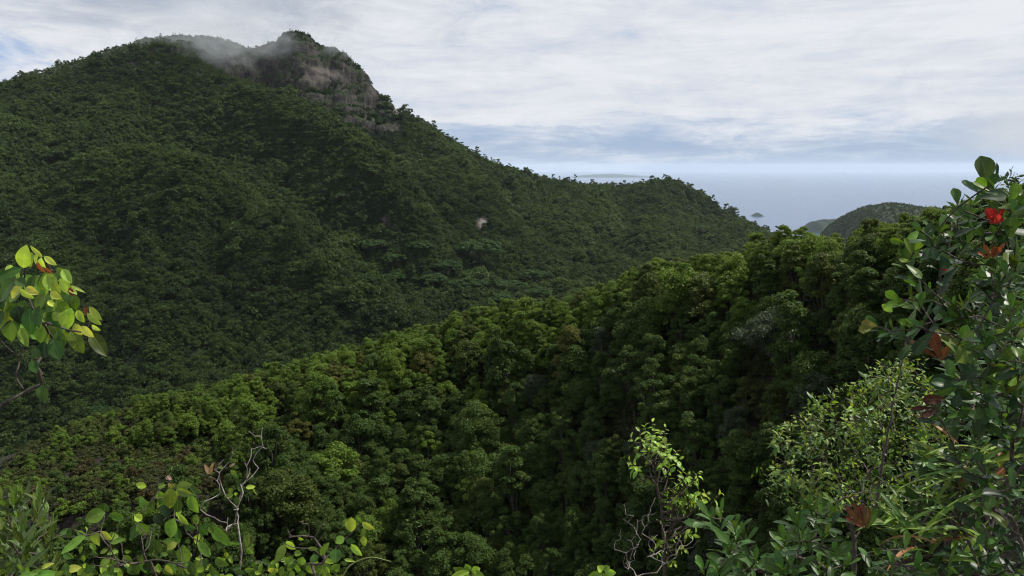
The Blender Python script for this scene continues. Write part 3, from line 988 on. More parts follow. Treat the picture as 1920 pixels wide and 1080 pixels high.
tree_var = []
for i in range(20):
    r = np.random.default_rng(500 + i)
    if i % 4 == 3:
        k, R, Hh, nm = 'column', r.uniform(1.7, 2.2), r.uniform(8.0, 10.5), 'tall narrow'
        nc = 64
    else:
        k, R, Hh, nm = 'dome', r.uniform(2.3, 3.0), r.uniform(6.8, 9.0), ('round-crowned', 'broad-crowned', 'loose-crowned')[i % 4]
        nc = (70, 64, 46)[i % 4]
    me, c = crown_mesh('tree_crown', M_CROWN['deep green'], r, int(nc * r.uniform(.7, 1.15)), int(230 * r.uniform(.8, 1.2)), R, Hh, r.uniform(.21, .33), k, r.uniform(.26, .38) if k == 'column' else r.uniform(.19, .36))
    tm = trunk_mesh('tree_trunk', r, c + np.array([0, 0, .5]), 0.2, -1.5, M_TRUNK, 12)
    tree_var.append((me, tm, nm, R, Hh))


def region(u, v):
    """words for where on the near slope something stands"""
    if u < 260: h = 'behind left shrubs'
    elif u < 520: h = 'above bare twigs'
    elif u < 760: h = 'left of centre'
    elif u < 980: h = 'near the centre'
    elif u < 1160: h = 'right of centre'
    elif u < 1360: h = 'above lone sapling'
    elif u < 1560: h = 'by grey-domed tree'
    else: h = 'behind red-leaved shrub'
    return h


def crest_v(u):
    return np.interp(u, [c[0] for c in crest], [c[1] for c in crest])


def band_words(u, v):
    d = v - crest_v(u)
    if d < 28: return 'on near ridge crest'
    if d < 110: return 'just below ridge crest'
    if d < 210: return 'midway down near slope'
    if d < 320: return 'low on near slope'
    return 'at foot of near slope'


things = []       # (object, u, v, key)


def place_tree(x, y, var, colname, scale, zs=1.0, label=None, sink=0.0, name='broadleaf_tree'):
    me, tm, nm, R, Hh = tree_var[var]
    z = float(hz(x, y)[0])
    lim = rng.uniform(3, 24)
    for _ in range(14):
        uq, vq = px(np.array([x, y, z + (.5 + Hh * 1.13) * scale * zs]))
        if vq > crest_v(float(uq)) - lim - (8 if 1420 < uq < 1530 or 1570 < uq < 1740 else 0):
            break
        scale *= .94
    t = empty(name, (x, y, z - sink), rng.uniform(0, 6.28))
    t.scale = (scale * rng.uniform(.85, 1.15), scale * rng.uniform(.85, 1.15), scale * zs)
    t.rotation_euler = (rng.normal(0, .07), rng.normal(0, .07), rng.uniform(0, 6.28))
    c = obj('crown', me, t, (0, 0, .5))
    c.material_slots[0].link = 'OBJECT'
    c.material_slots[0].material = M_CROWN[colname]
    obj('trunk', tm, t)
    uq, vq = px(np.array([x, y, z + (.5 + Hh * .6) * scale]))
    tag(t, label, 'tree', 'broadleaf trees on the near slope')
    if label is None:
        things.append((t, float(uq), float(vq), (nm + ' ' + colname + ' tree', band_words(uq, vq + 30), region(uq, vq))))
    return t


taken = []
# trees one would pick out
dome_p = hill_ground(1455, 700)
r = np.random.default_rng(77)
me, c = crown_mesh('grey_crown', M_CROWN['grey-green'], r, 70, 300, 6.6, 7.5, 0.36, 'dome', 0.22)
tm = trunk_mesh('grey_trunk', r, c + np.array([0, 0, 2.0]), .35, -1.5, M_TRUNK, 20)
t = empty('broadleaf_tree', dome_p)
obj('crown', me, t, (0, 0, 1.8)); obj('trunk', tm, t)
tag(t, 'wide grey-green domed tree overhanging the darkest hollow of the near slope', 'tree', 'broadleaf trees on the near slope')
taken.append((dome_p[0], dome_p[1], 5.5))
col_p = hill_ground(1442, 830)
me, c = crown_mesh('vine_crown', M_CROWN['olive green'], r, 46, 170, 1.25, 7.5, 0.28, 'column', 0.42)
tm = trunk_mesh('vine_trunk', r, c, .2, -1.5, M_TRUNK, 4)
t = empty('vine_covered_tree', col_p)
obj('vine_cover', me, t); obj('trunk', tm, t)
tag(t, 'narrow olive pillar of a tree wrapped in vines, right of the lone sapling', 'tree')
taken.append((col_p[0], col_p[1], 2.5))
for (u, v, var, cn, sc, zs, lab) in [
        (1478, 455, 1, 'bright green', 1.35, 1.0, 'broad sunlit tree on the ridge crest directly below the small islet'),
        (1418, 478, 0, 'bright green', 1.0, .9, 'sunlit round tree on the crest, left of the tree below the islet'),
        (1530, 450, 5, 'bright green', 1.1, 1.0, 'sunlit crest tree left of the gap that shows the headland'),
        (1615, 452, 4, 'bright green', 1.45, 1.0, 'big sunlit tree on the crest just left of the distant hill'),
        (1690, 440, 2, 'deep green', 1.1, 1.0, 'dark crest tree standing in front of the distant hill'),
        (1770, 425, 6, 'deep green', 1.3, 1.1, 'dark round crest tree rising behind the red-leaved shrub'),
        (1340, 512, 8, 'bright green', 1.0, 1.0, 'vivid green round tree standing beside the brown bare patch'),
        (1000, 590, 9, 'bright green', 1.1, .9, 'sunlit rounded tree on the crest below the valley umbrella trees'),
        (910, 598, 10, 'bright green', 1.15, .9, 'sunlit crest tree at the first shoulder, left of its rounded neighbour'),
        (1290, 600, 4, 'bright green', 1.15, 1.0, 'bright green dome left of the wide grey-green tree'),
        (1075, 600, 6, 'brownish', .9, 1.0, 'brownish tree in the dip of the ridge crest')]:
    p = hill_ground(u, v)
    if p is None:
        continue
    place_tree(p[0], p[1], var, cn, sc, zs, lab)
    taken.append((p[0], p[1], 2.3 * sc))

# the rest of the wood, nearest the eye first
cand = []
for tries in range(14000):
    x, y = rng.uniform(-95, 75), rng.uniform(62, 184)
    cand.append((x, y))
cand = np.array(cand)
zc = hz(cand[:, 0], cand[:, 1])
cu, cv = px(np.c_[cand, zc + 3.0])
good = (cu > -60) & (cu < 1960) & (cv > 300) & (cv < 1230) & seen(cand[:, 0], cand[:, 1], 4.5)
cand, cu, cv = cand[good], cu[good], cv[good]
picked = []
for (x, y), u, v in zip(cand, cu, cv):
    shrubland = (u < 430 and v > crest_v(u) + 70 and v < 985) or (u < 250 and v < 985)
    if shrubland:
        continue
    if any(math.hypot((u - bu) / ru, (v - bv) / rv) < 1.0 for bu, bv, ru, rv in ((1390, 515, 38, 24), (1590, 500, 26, 36), (1560, 720, 45, 50))):
        continue
    depth = v - crest_v(u)
    small = np.interp(u, [200, 560], [.42, 1.0]) if v < 985 else .8
    sc = small * (rng.uniform(.75, 1.15) if depth < 70 or rng.uniform() < .78 else rng.uniform(1.25, 1.65)) * (0.85 if depth < 60 else 1.0) * (1.12 if depth > 260 else 1.0)
    rad = 1.5 * sc
    if any((x - a) ** 2 + (y - b) ** 2 < (rad + c_) ** 2 * .82 for a, b, c_ in taken):
        continue
    lit = rng.uniform() + (0.42 if depth < 90 else (.1 if depth < 150 else -0.24))  # sun and shade put into leaf colour: brighter at the crest, darker below
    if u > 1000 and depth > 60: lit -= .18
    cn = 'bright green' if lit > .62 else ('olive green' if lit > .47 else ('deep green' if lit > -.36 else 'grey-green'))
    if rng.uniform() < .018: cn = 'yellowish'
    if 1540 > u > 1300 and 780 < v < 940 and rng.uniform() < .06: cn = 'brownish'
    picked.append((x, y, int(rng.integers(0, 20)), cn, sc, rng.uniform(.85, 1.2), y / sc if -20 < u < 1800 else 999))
    taken.append((x, y, rad))
picked.sort(key=lambda q: q[6])
n_tree = min(286, len(picked))
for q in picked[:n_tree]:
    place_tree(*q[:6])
rest = []
for q in picked[n_tree:]:
    sc_, lim = q[4], rng.uniform(3, 22)
    for _ in range(14):
        uq, vq = px(np.array([q[0], q[1], float(hz(q[0], q[1])[0]) + (.5 + tree_var[q[2]][4] * 1.13) * sc_ * q[5]]))
        if vq > crest_v(float(uq)) - lim:
            break
        sc_ *= .93
    rest.append(q[:4] + (sc_,) + q[5:])
if rest:
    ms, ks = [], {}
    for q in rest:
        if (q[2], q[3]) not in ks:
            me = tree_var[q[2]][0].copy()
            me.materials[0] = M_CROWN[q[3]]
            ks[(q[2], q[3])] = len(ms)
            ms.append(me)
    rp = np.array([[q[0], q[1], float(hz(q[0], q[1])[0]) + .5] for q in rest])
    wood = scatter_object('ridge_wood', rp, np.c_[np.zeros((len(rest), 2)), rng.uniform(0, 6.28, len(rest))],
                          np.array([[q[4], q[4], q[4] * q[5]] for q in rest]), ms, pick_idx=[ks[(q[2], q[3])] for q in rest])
    tag(wood, 'remaining trees of the near ridge wood, farther back and smaller', 'wood', kind='stuff')
print('rest', len(rest))
print('trees', n_tree)

# shrubs of the rocky left end
shrub_var = []
for i in range(6):
    r = np.random.default_rng(700 + i)
    R, Hh = r.uniform(1.3, 1.8), r.uniform(1.3, 2.1)
    me, c = crown_mesh('shrub_foliage', M_CROWN['olive green'], r, 30, 150, R, Hh * 1.25, 0.24, 'shrub', 0.27)
    tm = trunk_mesh('shrub_stem', r, c, .06, -.6, M_TRUNK, 8)
    shrub_var.append((me, tm, R, Hh))
n_sh = 0
sh_taken = []
for (x, y), u, v in zip(cand, cu, cv):
    if n_sh >= 280:
        break
    if not (u < 520 and v < 1000) and not (rng.uniform() < .12):
        continue
    if u < 460 and v > 960 and rng.uniform() < .6:
        continue
    if any(math.hypot((u - bu) / ru, (v - bv) / rv) < 1.0 for bu, bv, ru, rv in ((1390, 520, 30, 18), (120, 905, 30, 12))):
        continue
    sc = rng.uniform(.7, 1.25)
    if any((x - a) ** 2 + (y - b) ** 2 < (.92 * sc + c_) ** 2 * .8 for a, b, c_ in sh_taken):
        continue
    if any((x - a) ** 2 + (y - b) ** 2 < (c_ * .9) ** 2 for a, b, c_ in taken):
        continue
    k = int(rng.integers(0, 6))
    me, tm, R, Hh = shrub_var[k]
    z = float(hz(x, y)[0])
    t = empty('shrub', (x, y, z), rng.uniform(0, 6.28))
    t.scale = (sc, sc, sc)
    c = obj('foliage', me, t)
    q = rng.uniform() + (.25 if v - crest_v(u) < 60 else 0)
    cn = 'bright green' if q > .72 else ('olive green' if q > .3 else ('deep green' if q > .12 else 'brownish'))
    c.material_slots[0].link = 'OBJECT'
    c.material_slots[0].material = M_CROWN[cn]
    obj('stem', tm, t)
    uq, vq = px(np.array([x, y, z + 1.0]))
    tag(t, None, 'shrub', 'shrubs on the near slope')
    things.append((t, float(uq), float(vq), (('low ' if Hh < 1.7 else 'tall ') + cn + ' shrub', band_words(uq, vq + 10), region(uq, vq))))
    sh_taken.append((x, y, .92 * sc))
    n_sh += 1
print('shrubs', n_sh)

# every look-alike gets a label of its own: look, band, neighbour, then its place in the row
ORD = ['leftmost', 'second', 'third', 'fourth', 'fifth', 'sixth', 'seventh', 'eighth', 'ninth', 'tenth', 'eleventh', 'twelfth', 'thirteenth', 'fourteenth', 'fifteenth', 'sixteenth', 'seventeenth', 'eighteenth', 'nineteenth', 'twentieth'] + ['number %d' % k for k in range(21, 80)]
byk = {}
for it in things:
    byk.setdefault(it[3], []).append(it)
for key, L in byk.items():
    L.sort(key=lambda q: q[1])
    for i, it in enumerate(L):
        base = f'{key[0]} {key[1]}, {key[2]}'
        if len(L) > 1:
            base += ', ' + ('leftmost' if i == 0 else ('rightmost' if i == len(L) - 1 else ORD[i] + ' from left'))
        it[0]['label'] = base

# fan of strap fronds on short trunks along the crest
m_frond = crown_mat('palm_fronds', (.05, .085, .02), (.09, .13, .03), (.18, .22, .07))
for (u, v, lab) in ((1198, 505, 'leftmost arching-leaved palm on the crest, right of the ridge dip'), (1228, 500, 'arching-leaved palm in the middle of the crest palms'),
                    (1264, 497, 'arching-leaved palm nearest the vivid green round tree'), (1392, 500, 'small palm above the brown bare patch'),
                    (655, 735, 'pale palm low on the left half of the near slope'), (1447, 428, 'dark palm top against the sea, left of the tree below the islet')):
    p = hill_ground(u, v + 8)
    if p is None:
        continue
    t = empty('palm', p)
    n_ = 34
    ang, elv = rng.uniform(0, 6.28, n_), rng.uniform(.1, 1.3, n_)
    dirs = np.c_[np.cos(ang) * np.cos(elv), np.sin(ang) * np.cos(elv), np.sin(elv)]
    b = leaves(np.tile([0, 0, 2.6], (n_, 1)) + rng.normal(0, .08, (n_, 3)), dirs, np.tile([0, 0, 1.0], (n_, 1)) + rng.normal(0, .2, (n_, 3)), rng.uniform(1.3, 2.2, n_), .16, np.ones((n_, 3)), 'strap', 8, .3, rng.uniform(.3, .9, n_))
    me = mesh_np('fronds', b[0], b[1], [m_frond], True, {'leaf_rnd': ('FLOAT', np.repeat(rng.uniform(0, 1, n_), len(b[0]) // n_)), 'clump_rnd': ('FLOAT', np.repeat(rng.uniform(0, 1, n_), len(b[0]) // n_))})
    obj('fronds', me, t)
    V, F = tube(curve([(0, 0, -1.0), (.1, 0, 1.0), (0, 0, 2.65)], 4), np.linspace(.14, .09, 9), 7)
    obj('trunk', mesh_np('trunk', V, F, [M_TRUNK], True), t)
    tag(t, lab, 'palm', 'palms on the near ridge')

# undergrowth closing the floor between them
un = 22000
x, y = rng.uniform(-100, 80, un), rng.uniform(60, 190, un)
z = hz(x, y)
u, v = px(np.c_[x, y, z])
ok = (u > -80) & (u < 2000) & (v < 1300) & seen(x, y, 2.0) & ~((u < 460) & (v > 985) & (rng.uniform(size=un) < .75))
for bu, bv, ru, rv in ((1390, 520, 34, 20), (130, 905, 38, 16), (1590, 505, 22, 30)):
    ok &= (np.hypot((u - bu) / ru, (v - bv) / rv) > 1.0) | (rng.uniform(size=un) < .2)
x, y, z = x[ok], y[ok], z[ok]
M_UNDER = crown_mat('undergrowth_leaves', (.024, .036, .010), (.050, .060, .018), (.085, .095, .03), patch=12.0)
um_ = []
for i in range(4):
    r = np.random.default_rng(800 + i)
    um_.append(crown_mesh('undergrowth_tuft', M_UNDER, r, 10, 60, .9, .8, .24, 'shrub', .4)[0])
under = scatter_object('undergrowth', np.c_[x, y, z], np.c_[np.zeros((len(x), 2)), rng.uniform(0, 6.28, len(x))], np.repeat(rng.uniform(.8, 2.1, (len(x), 1)), 3, 1) * np.where(px(np.c_[x, y, z])[0] < 470, .6, 1.0)[:, None], um_)
tag(under, 'low tangled undergrowth between the trees of the near hill', 'undergrowth', kind='stuff')

# ------------------------------------------------------------------ plants around the photographer
C_OLD, C_MID, C_LIME, C_YEL = (.042, .095, .018), (.12, .22, .030), (.30, .44, .06), (.46, .56, .10)
C_RED, C_RUST, C_DARK, C_DULL = (.30, .020, .022), (.20, .062, .028), (.016, .042, .014), (.075, .125, .03)


def jcol(c, n, amt=.22):
    c = np.asarray(c, float)
    f = rng.normal(1, amt, (n, 1)).clip(.5, 1.7)
    return np.clip(np.broadcast_to(c, (n, 3)) * f * rng.normal(1, .08, (n, 3)), 0.002, .8)


def mixcol(a, b, f, n):
    f = np.asarray(f).reshape(-1, 1)
    return jcol(np.asarray(a) * (1 - f) + np.asarray(b) * f, n)


def leaf_px(specs, scale, off, d, profile='ovate', cols=None, spread=.12, curl=.25, seg=9):
    """leaves traced blade by blade: stalk end, tip and width in pixels, at about distance d"""
    B, D, Nn, L, Wd, Cc = [], [], [], [], [], []
    for sp_ in specs:
        bx, by, tx, ty, w_, c = sp_[:6]
        dd = d + (sp_[6] if len(sp_) > 6 else rng.uniform(-spread, spread))
        b = at(bx / scale + off[0], by / scale + off[1], dd)
        ln0 = np.hypot(tx - bx, ty - by) / scale * dd / FPX
        t_ = at(tx / scale + off[0], ty / scale + off[1], dd - rng.uniform(-.1, .45) * ln0)
        B.append(b); D.append(t_ - b); L.append(np.linalg.norm(t_ - b) * 1.08)
        Wd.append(w_ / scale * dd / FPX * 1.18)
        up = np.array([rng.normal(0, .25), -1.0, .35 + rng.normal(0, .25)])
        Nn.append(up); Cc.append(jcol(c, 1, .12)[0])
    n_ = len(B)
    return leaves(np.array(B), np.array(D), np.array(Nn), np.array(L), np.array(Wd), np.array(Cc), profile, seg, rng.uniform(.1, .5, n_),
                  rng.uniform(-.1, curl + .15, n_), wave=.02)


def grow(root, tips, r_tip=.0022, r_root=.02, droop=.0, jit=.01, sway=.25):
    """branches from a root to every tip, each tip joining the nearest limb already grown"""
    root = np.asarray(root, float)
    nodes, par = [root], [-1]
    order = np.argsort([np.linalg.norm(np.asarray(t) - root) for t in tips])
    for k in order:
        tip = np.asarray(tips[k], float)
        A = np.array(nodes)
        dist = np.linalg.norm(A - tip, axis=1)
        cost = dist + 0.32 * np.linalg.norm(A - root, axis=1) + np.where(np.einsum('ij,ij->i', A - root, A - root) > np.dot(tip - root, tip - root), 9, 0)
        j = int(np.argmin(cost))
        s = A[j]
        ln = np.linalg.norm(tip - s)
        nseg = max(3, int(ln / .05))
        nseg = min(nseg, 14)
        mid_ = s * .5 + tip * .5 + rng.normal(0, sway * .22 * ln, 3) + np.array([0, 0, -droop * ln])
        path = curve([s, mid_, tip], max(2, nseg // 2), jit * ln)
        p_ = j
        for q in path[1:]:
            nodes.append(q); par.append(p_); p_ = len(nodes) - 1
    nodes = np.array(nodes)
    load = np.zeros(len(nodes))
    kids = [[] for _ in nodes]
    for i, p_ in enumerate(par):
        if p_ >= 0:
            kids[p_].append(i)
    for i in range(len(nodes) - 1, -1, -1):
        load[i] = 1.0 if not kids[i] else sum(load[k] for k in kids[i])
    rad = r_tip + (r_root - r_tip) * (np.sqrt(load) - 1) / max(1e-6, math.sqrt(load[0]) - 1) if load[0] > 1.5 else np.linspace(r_root, r_tip, len(nodes))
    parts = []
    for i in range(len(nodes)):
        for n_, k in enumerate(kids[i]):
            if i != 0 and n_ == 0:
                continue
            ch, c_ = [i], k
            while True:
                ch.append(c_)
                if not kids[c_]:
                    break
                c_ = kids[c_][0]
            rr_ = rad[ch].copy()
            rr_[0] = min(rr_[0], rr_[1] * 1.15)
            parts.append(tube(nodes[ch], rr_, 6))
    V, F = joined(parts)
    tdir = [None] * len(tips)
    for k in range(len(tips)):
        j = int(np.argmin(np.linalg.norm(nodes - np.asarray(tips[k]), axis=1)))
        p_ = par[par[j]] if par[j] > 0 else par[j]
        tdir[k] = nodes[j] - nodes[max(p_, 0)]
    return V, F, unit(np.array(tdir))


def rosettes(tips, dirs, n, L, Wd, cols, profile='obovate', spread=(.5, 1.25), back=.08, droop=.15, curl=.2, fold=.25, seg=7, upbias=.3):
    """n leaves in a spiral behind each twig tip"""
    B, D, N_, Ls, Ws, Cs = [], [], [], [], [], []
    for k, (t_, d_) in enumerate(zip(tips, dirs)):
        m_ = n if np.isscalar(n) else n[k]
        m_ = max(2, int(m_ + rng.integers(-1, 2)))
        a0 = rng.uniform(0, 6.28)
        x_ = unit(np.cross(d_, rng.normal(size=3)))
        y_ = np.cross(d_, x_)
        for i in range(m_):
            f = i / max(1, m_ - 1)
            a = a0 + 2.4 * i
            ang = spread[1] * (1 - f) + spread[0] * f + rng.normal(0, .12)
            rd = math.cos(a) * x_ + math.sin(a) * y_
            dd = unit(d_ * math.cos(ang) + rd * math.sin(ang) + np.array([0, 0, -droop]))
            B.append(t_ - d_ * back * (1 - f)); D.append(dd)
            nn_ = d_ * math.sin(ang) - rd * math.cos(ang) + np.array([0, 0, upbias]) + rng.normal(0, .15, 3)
            N_.append(nn_)
            sz_ = rng.uniform(.65, 1.12) * (1 - .35 * f)
            Ls.append(L * sz_); Ws.append(Wd * sz_ * rng.uniform(.85, 1.1)); Cs.append(cols(k, f))
    n_ = len(B)
    return leaves(np.array(B), np.array(D), np.array(N_), np.array(Ls), np.array(Ws), jcol(np.array(Cs), n_), profile, seg,
                  rng.uniform(fold * .4, fold * 1.5, n_), rng.normal(curl, .12, n_), wave=.01)


def P(lst, scale, off, d, jitter=0.0):
    out = []
    for q in lst:
        dd = d + (q[2] if len(q) > 2 else rng.uniform(-jitter, jitter))
        out.append(at(q[0] / scale + off[0], q[1] / scale + off[1], dd))
    return np.array(out)


def inpoly(n_, x0, x1, y0, y1, poly):
    """random pixels inside a polygon"""
    poly = np.array(poly, float)
    out = []
    while len(out) < n_:
        p = np.array([rng.uniform(x0, x1), rng.uniform(y0, y1)])
        c_, j = False, len(poly) - 1
        for i in range(len(poly)):
            if (poly[i, 1] > p[1]) != (poly[j, 1] > p[1]) and p[0] < (poly[j, 0] - poly[i, 0]) * (p[1] - poly[i, 1]) / (poly[j, 1] - poly[i, 1]) + poly[i, 0]:
                c_ = not c_
            j = i
        if c_:
            out.append(p)
    return np.array(out)


def rock_z(x, y):
    e = 1.2 + 2.6 * min(max((x - 0.6) / 1.6, 0), 1)
    d_ = max(y - e, 0)
    return max(-0.15 - 0.75 * d_ - 0.055 * d_ * d_, float(hz(x, y)[0]) if y > 8 else -99)


def branch_object(name, V, F, mat, parent):
    return obj(name, mesh_np(name, V - np.array(parent.location), F, [mat], True), parent)


# grey dead bushes on the bare ground of the crest
for (u, v, sz_, lab) in ((1688, 500, 2.6, 'leafless grey bush on the crest slope behind the red-leaved shrub'), (1400, 528, 1.8, 'leafless brown-grey bush on the bare patch below the crest'),
                         (140, 905, 1.5, 'leafless purple-grey bush on the rocks at the left')):
    p = hill_ground(u, v + 10)
    while p is None:
        v += 6
        p = hill_ground(u, v)
    t = empty('dead_bush', p)
    tips = p + np.c_[rng.normal(0, sz_ * .5, 70), rng.normal(0, sz_ * .4, 70), rng.uniform(.25, 1, 70) * sz_ * .8]
    V, F, _ = grow(p + np.array([0, 0, -.2]), tips, .012, .06, jit=.03, sway=.5)
    branch_object('branches', V, F, M_DEAD, t)
    tag(t, lab, 'bush', 'dead bushes on the near hill')

# A: lime-leaved sapling at the left edge
o3 = (0, 440)
A = [(130, 188, 136, 70, 76, C_LIME), (238, 126, 172, 68, 22, C_YEL), (250, 122, 312, 171, 30, C_YEL), (232, 128, 248, 187, 46, C_YEL), (122, 190, -20, 242, 52, C_OLD),
     (75, 178, 8, 190, 20, C_YEL), (262, 220, 316, 320, 70, C_LIME), (352, 194, 398, 268, 44, C_LIME), (395, 287, 465, 316, 14, C_YEL), (92, 250, 152, 292, 48, C_OLD),
     (122, 288, 50, 356, 46, C_YEL), (147, 298, 206, 332, 42, C_YEL), (112, 306, 180, 366, 36, C_LIME), (282, 326, 340, 358, 38, C_YEL), (132, 398, 34, 432, 46, C_MID),
     (256, 328, 200, 442, 62, C_MID), (320, 372, 378, 458, 72, C_MID), (60, 483, 48, 600, 92, C_MID), (165, 412, 160, 562, 76, C_OLD), (242, 500, 236, 634, 64, C_MID),
     (280, 502, 374, 614, 86, C_MID), (400, 538, 456, 662, 66, C_MID), (402, 412, 376, 528, 68, C_LIME), (435, 424, 462, 492, 38, C_LIME), (422, 500, 452, 572, 46, C_YEL),
     (460, 514, 508, 577, 40, C_YEL), (500, 404, 568, 477, 32, C_LIME), (490, 440, 562, 511, 34, C_LIME), (508, 548, 594, 680, 70, (.07, .11, .015)), (114, 524, 156, 627, 46, C_MID),
     (92, 248, -24, 372, 84, C_OLD), (300, 588, 335, 700, 72, C_OLD), (224, 228, 182, 292, 36, C_MID), (320, 184, 398, 262, 40, C_MID), (335, 248, 388, 332, 44, C_LIME),
     (386, 300, 432, 332, 26, C_LIME), (425, 338, 420, 428, 46, C_MID), (270, 372, 306, 402, 28, C_YEL), (516, 508, 552, 544, 26, C_YEL), (205, 150, 240, 218, 30, C_RUST),
     (250, 188, 300, 214, 22, C_RUST), (388, 298, 412, 344, 24, C_RUST), (478, 404, 502, 468, 26, C_RUST), (178, 706, 205, 776, 46, C_OLD), (235, 846, 248, 940, 56, C_OLD),
     (40, 300, -30, 420, 80, C_DARK), (100, 400, 110, 500, 70, C_DARK), (220, 400, 215, 520, 60, C_OLD), (300, 430, 330, 520, 66, C_OLD), (330, 540, 350, 640, 60, C_OLD),
     (20, 430, -40, 520, 70, C_OLD), (250, 600, 250, 690, 70, C_DARK), (190, 640, 220, 690, 40, C_OLD), (360, 430, 350, 520, 50, C_LIME), (300, 260, 330, 330, 40, C_LIME),
     (200, 230, 160, 330, 50, C_OLD), (60, 215, 20, 300, 40, C_MID), (180, 100, 160, 180, 40, C_LIME), (215, 105, 190, 165, 30, C_LIME), (340, 440, 300, 480, 50, C_MID)]
sap = empty('broadleaf_sapling', (-2.0, 1.95, rock_z(-2.0, 1.95)))
tag(sap, 'lime green leafy sapling leaning in at the left edge, red-brown young shoots', 'sapling')
fill = []
for _ in range(60):
    a_, r_ = rng.uniform(0, 6.28), math.sqrt(rng.uniform(0, 1))
    fx_, fy_ = 195 + 205 * r_ * math.cos(a_), 385 + 210 * r_ * math.sin(a_)
    if fx_ > 330 and fy_ < 230 or fx_ - 200 > (fy_ - 80) * 1.1:
        continue
    ln_ = rng.uniform(80, 125)
    an_ = math.radians(rng.uniform(35, 130))
    fill.append((fx_, fy_ - 40, fx_ + ln_ * math.cos(an_), fy_ - 40 + ln_ * math.sin(an_), rng.uniform(46, 74), (C_OLD, C_MID, C_MID, C_OLD, C_LIME)[int(rng.integers(0, 5))], rng.uniform(.02, .30)))
leaf_object('foliage', [leaf_px(A, 3, o3, 1.72, spread=.12), leaf_px(fill, 3, o3, 1.78)], M_LEAF, sap)
tips = P([(140, 190), (240, 120), (260, 215), (350, 195), (130, 300), (280, 330), (400, 410), (500, 410), (320, 370), (60, 480), (240, 500), (280, 500), (510, 550), (300, 590), (178, 706),
          (235, 846), (-20, 560), (400, 540), (250, 640), (240, 790)], 3, o3, 1.78, .1)
tips = np.vstack([tips, P([(130, 640), (90, 800), (150, 880)], 3, o3, 1.85, .1)])
fork = at(-130, 905, 1.85)
V, F, _ = grow(fork, tips, .0016, .0042, jit=.012)
Vt, Ft = tube(curve([sap.location, np.array(sap.location) * .5 + fork * .5 + np.array([-.05, 0, .05]), fork], 4), np.linspace(.007, .0043, 9), 7)
V, F = joined([(Vt, Ft), (V, F)])
branch_object('stem', V, F, M_TWIG, sap)

# B: dull upright-leaved shrub in the lower left corner
o2 = (0, 840)
B_ = empty('rosette_shrub', (-2.3, 2.9, rock_z(-2.3, 2.9)))
tag(B_, 'dull green shrub with upright leaf rosettes in the lower left corner', 'shrub')
tips = P([(110, 420), (180, 380), (170, 470), (300, 440), (340, 420), (320, 520), (390, 560), (215, 700), (190, 690), (100, 800), (240, 760), (60, 560), (280, 830), (20, 420), (150, 620),
          (40, 900), (120, 960), (330, 640), (210, 900), (430, 690), (20, 700), (480, 960), (380, 900)], 4.5, o2, 2.9, .25)
V, F, td = grow(B_.location, tips, .0022, .008, jit=.02)
branch_object('stem', V, F, M_TWIG, B_)
td = unit(td * .4 + np.array([0, 0, .9]))
leaf_object('foliage', [rosettes(tips, td, 7, .105, .036, lambda k, f: np.array(C_DULL) * (.65 + .6 * f), 'lance', (.15, .9), .08, .0, .05)], M_LEAF, B_)

# C: big round-leaved shrub left of centre
Cl = [(1440, 335, 1428, 522, 98, C_MID), (1490, 332, 1622, 308, 72, C_MID), (1488, 352, 1632, 396, 62, C_MID), (1610, 392, 1640, 562, 88, C_MID), (1500, 418, 1490, 548, 88, C_OLD),
      (1236, 492, 1155, 428, 62, C_MID), (880, 533, 888, 468, 100, C_OLD), (886, 544, 710, 602, 112, C_MID), (1050, 596, 930, 556, 66, C_MID), (1200, 604, 1138, 566, 62, C_LIME),
      (1158, 638, 1242, 744, 84, C_MID), (1140, 643, 1094, 784, 52, C_OLD), (1470, 592, 1448, 744, 112, C_MID), (1250, 750, 1356, 922, 94, C_OLD), (1492, 798, 1408, 856, 52, C_LIME),
      (1540, 823, 1562, 984, 112, C_MID), (1680, 788, 1772, 914, 74, C_MID), (1480, 972, 1418, 1064, 96, C_MID), (930, 928, 838, 1014, 62, C_MID), (1040, 908, 1102, 972, 60, C_MID),
      (722, 738, 530, 888, 74, C_MID), (832, 718, 780, 852, 92, C_MID), (850, 702, 938, 782, 60, C_LIME), (930, 800, 1052, 768, 44, C_MID), (160, 1085, 275, 1056, 50, C_MID),
      (300, 1085, 452, 1046, 70, C_MID), (458, 1085, 535, 1040, 46, C_MID), (1500, 548, 1586, 666, 42, C_LIME), (1680, 640, 1740, 760, 60, C_OLD), (1660, 560, 1650, 660, 50, C_MID),
      (1420, 300, 1470, 340, 36, C_LIME), (1400, 240, 1448, 262, 34, (.42, .25, .2)), (1560, 640, 1640, 700, 60, C_OLD), (1350, 420, 1380, 520, 56, C_OLD), (1300, 430, 1270, 530, 60, C_OLD),
      (1700, 980, 1660, 1070, 70, C_MID), (1100, 980, 1160, 1080, 90, C_OLD), (960, 1000, 900, 1080, 70, C_OLD), (1200, 900, 1180, 1000, 70, C_OLD), (680, 1060, 760, 1090, 50, C_MID),
      (740, 680, 722, 690, 40, C_LIME), (1300, 560, 1360, 650, 64, C_DARK), (1380, 480, 1420, 590, 70, C_DARK), (1600, 960, 1640, 1080, 70, C_OLD), (600, 690, 500, 720, 40, C_DULL),
      (605, 672, 560, 770, 44, C_OLD), (480, 735, 540, 800, 30, C_DULL), (1760, 660, 1800, 720, 44, C_MID), (1330, 330, 1390, 310, 40, C_MID), (780, 990, 720, 1060, 60, C_OLD),
      (1560, 1010, 1650, 1070, 66, C_LIME), (1270, 960, 1230, 1050, 80, C_DARK), (860, 1060, 930, 1085, 60, C_MID), (1000, 740, 940, 760, 50, C_LIME)]
Cs = empty('round_leaved_shrub', (-1.15, 2.3, rock_z(-1.15, 2.3)))
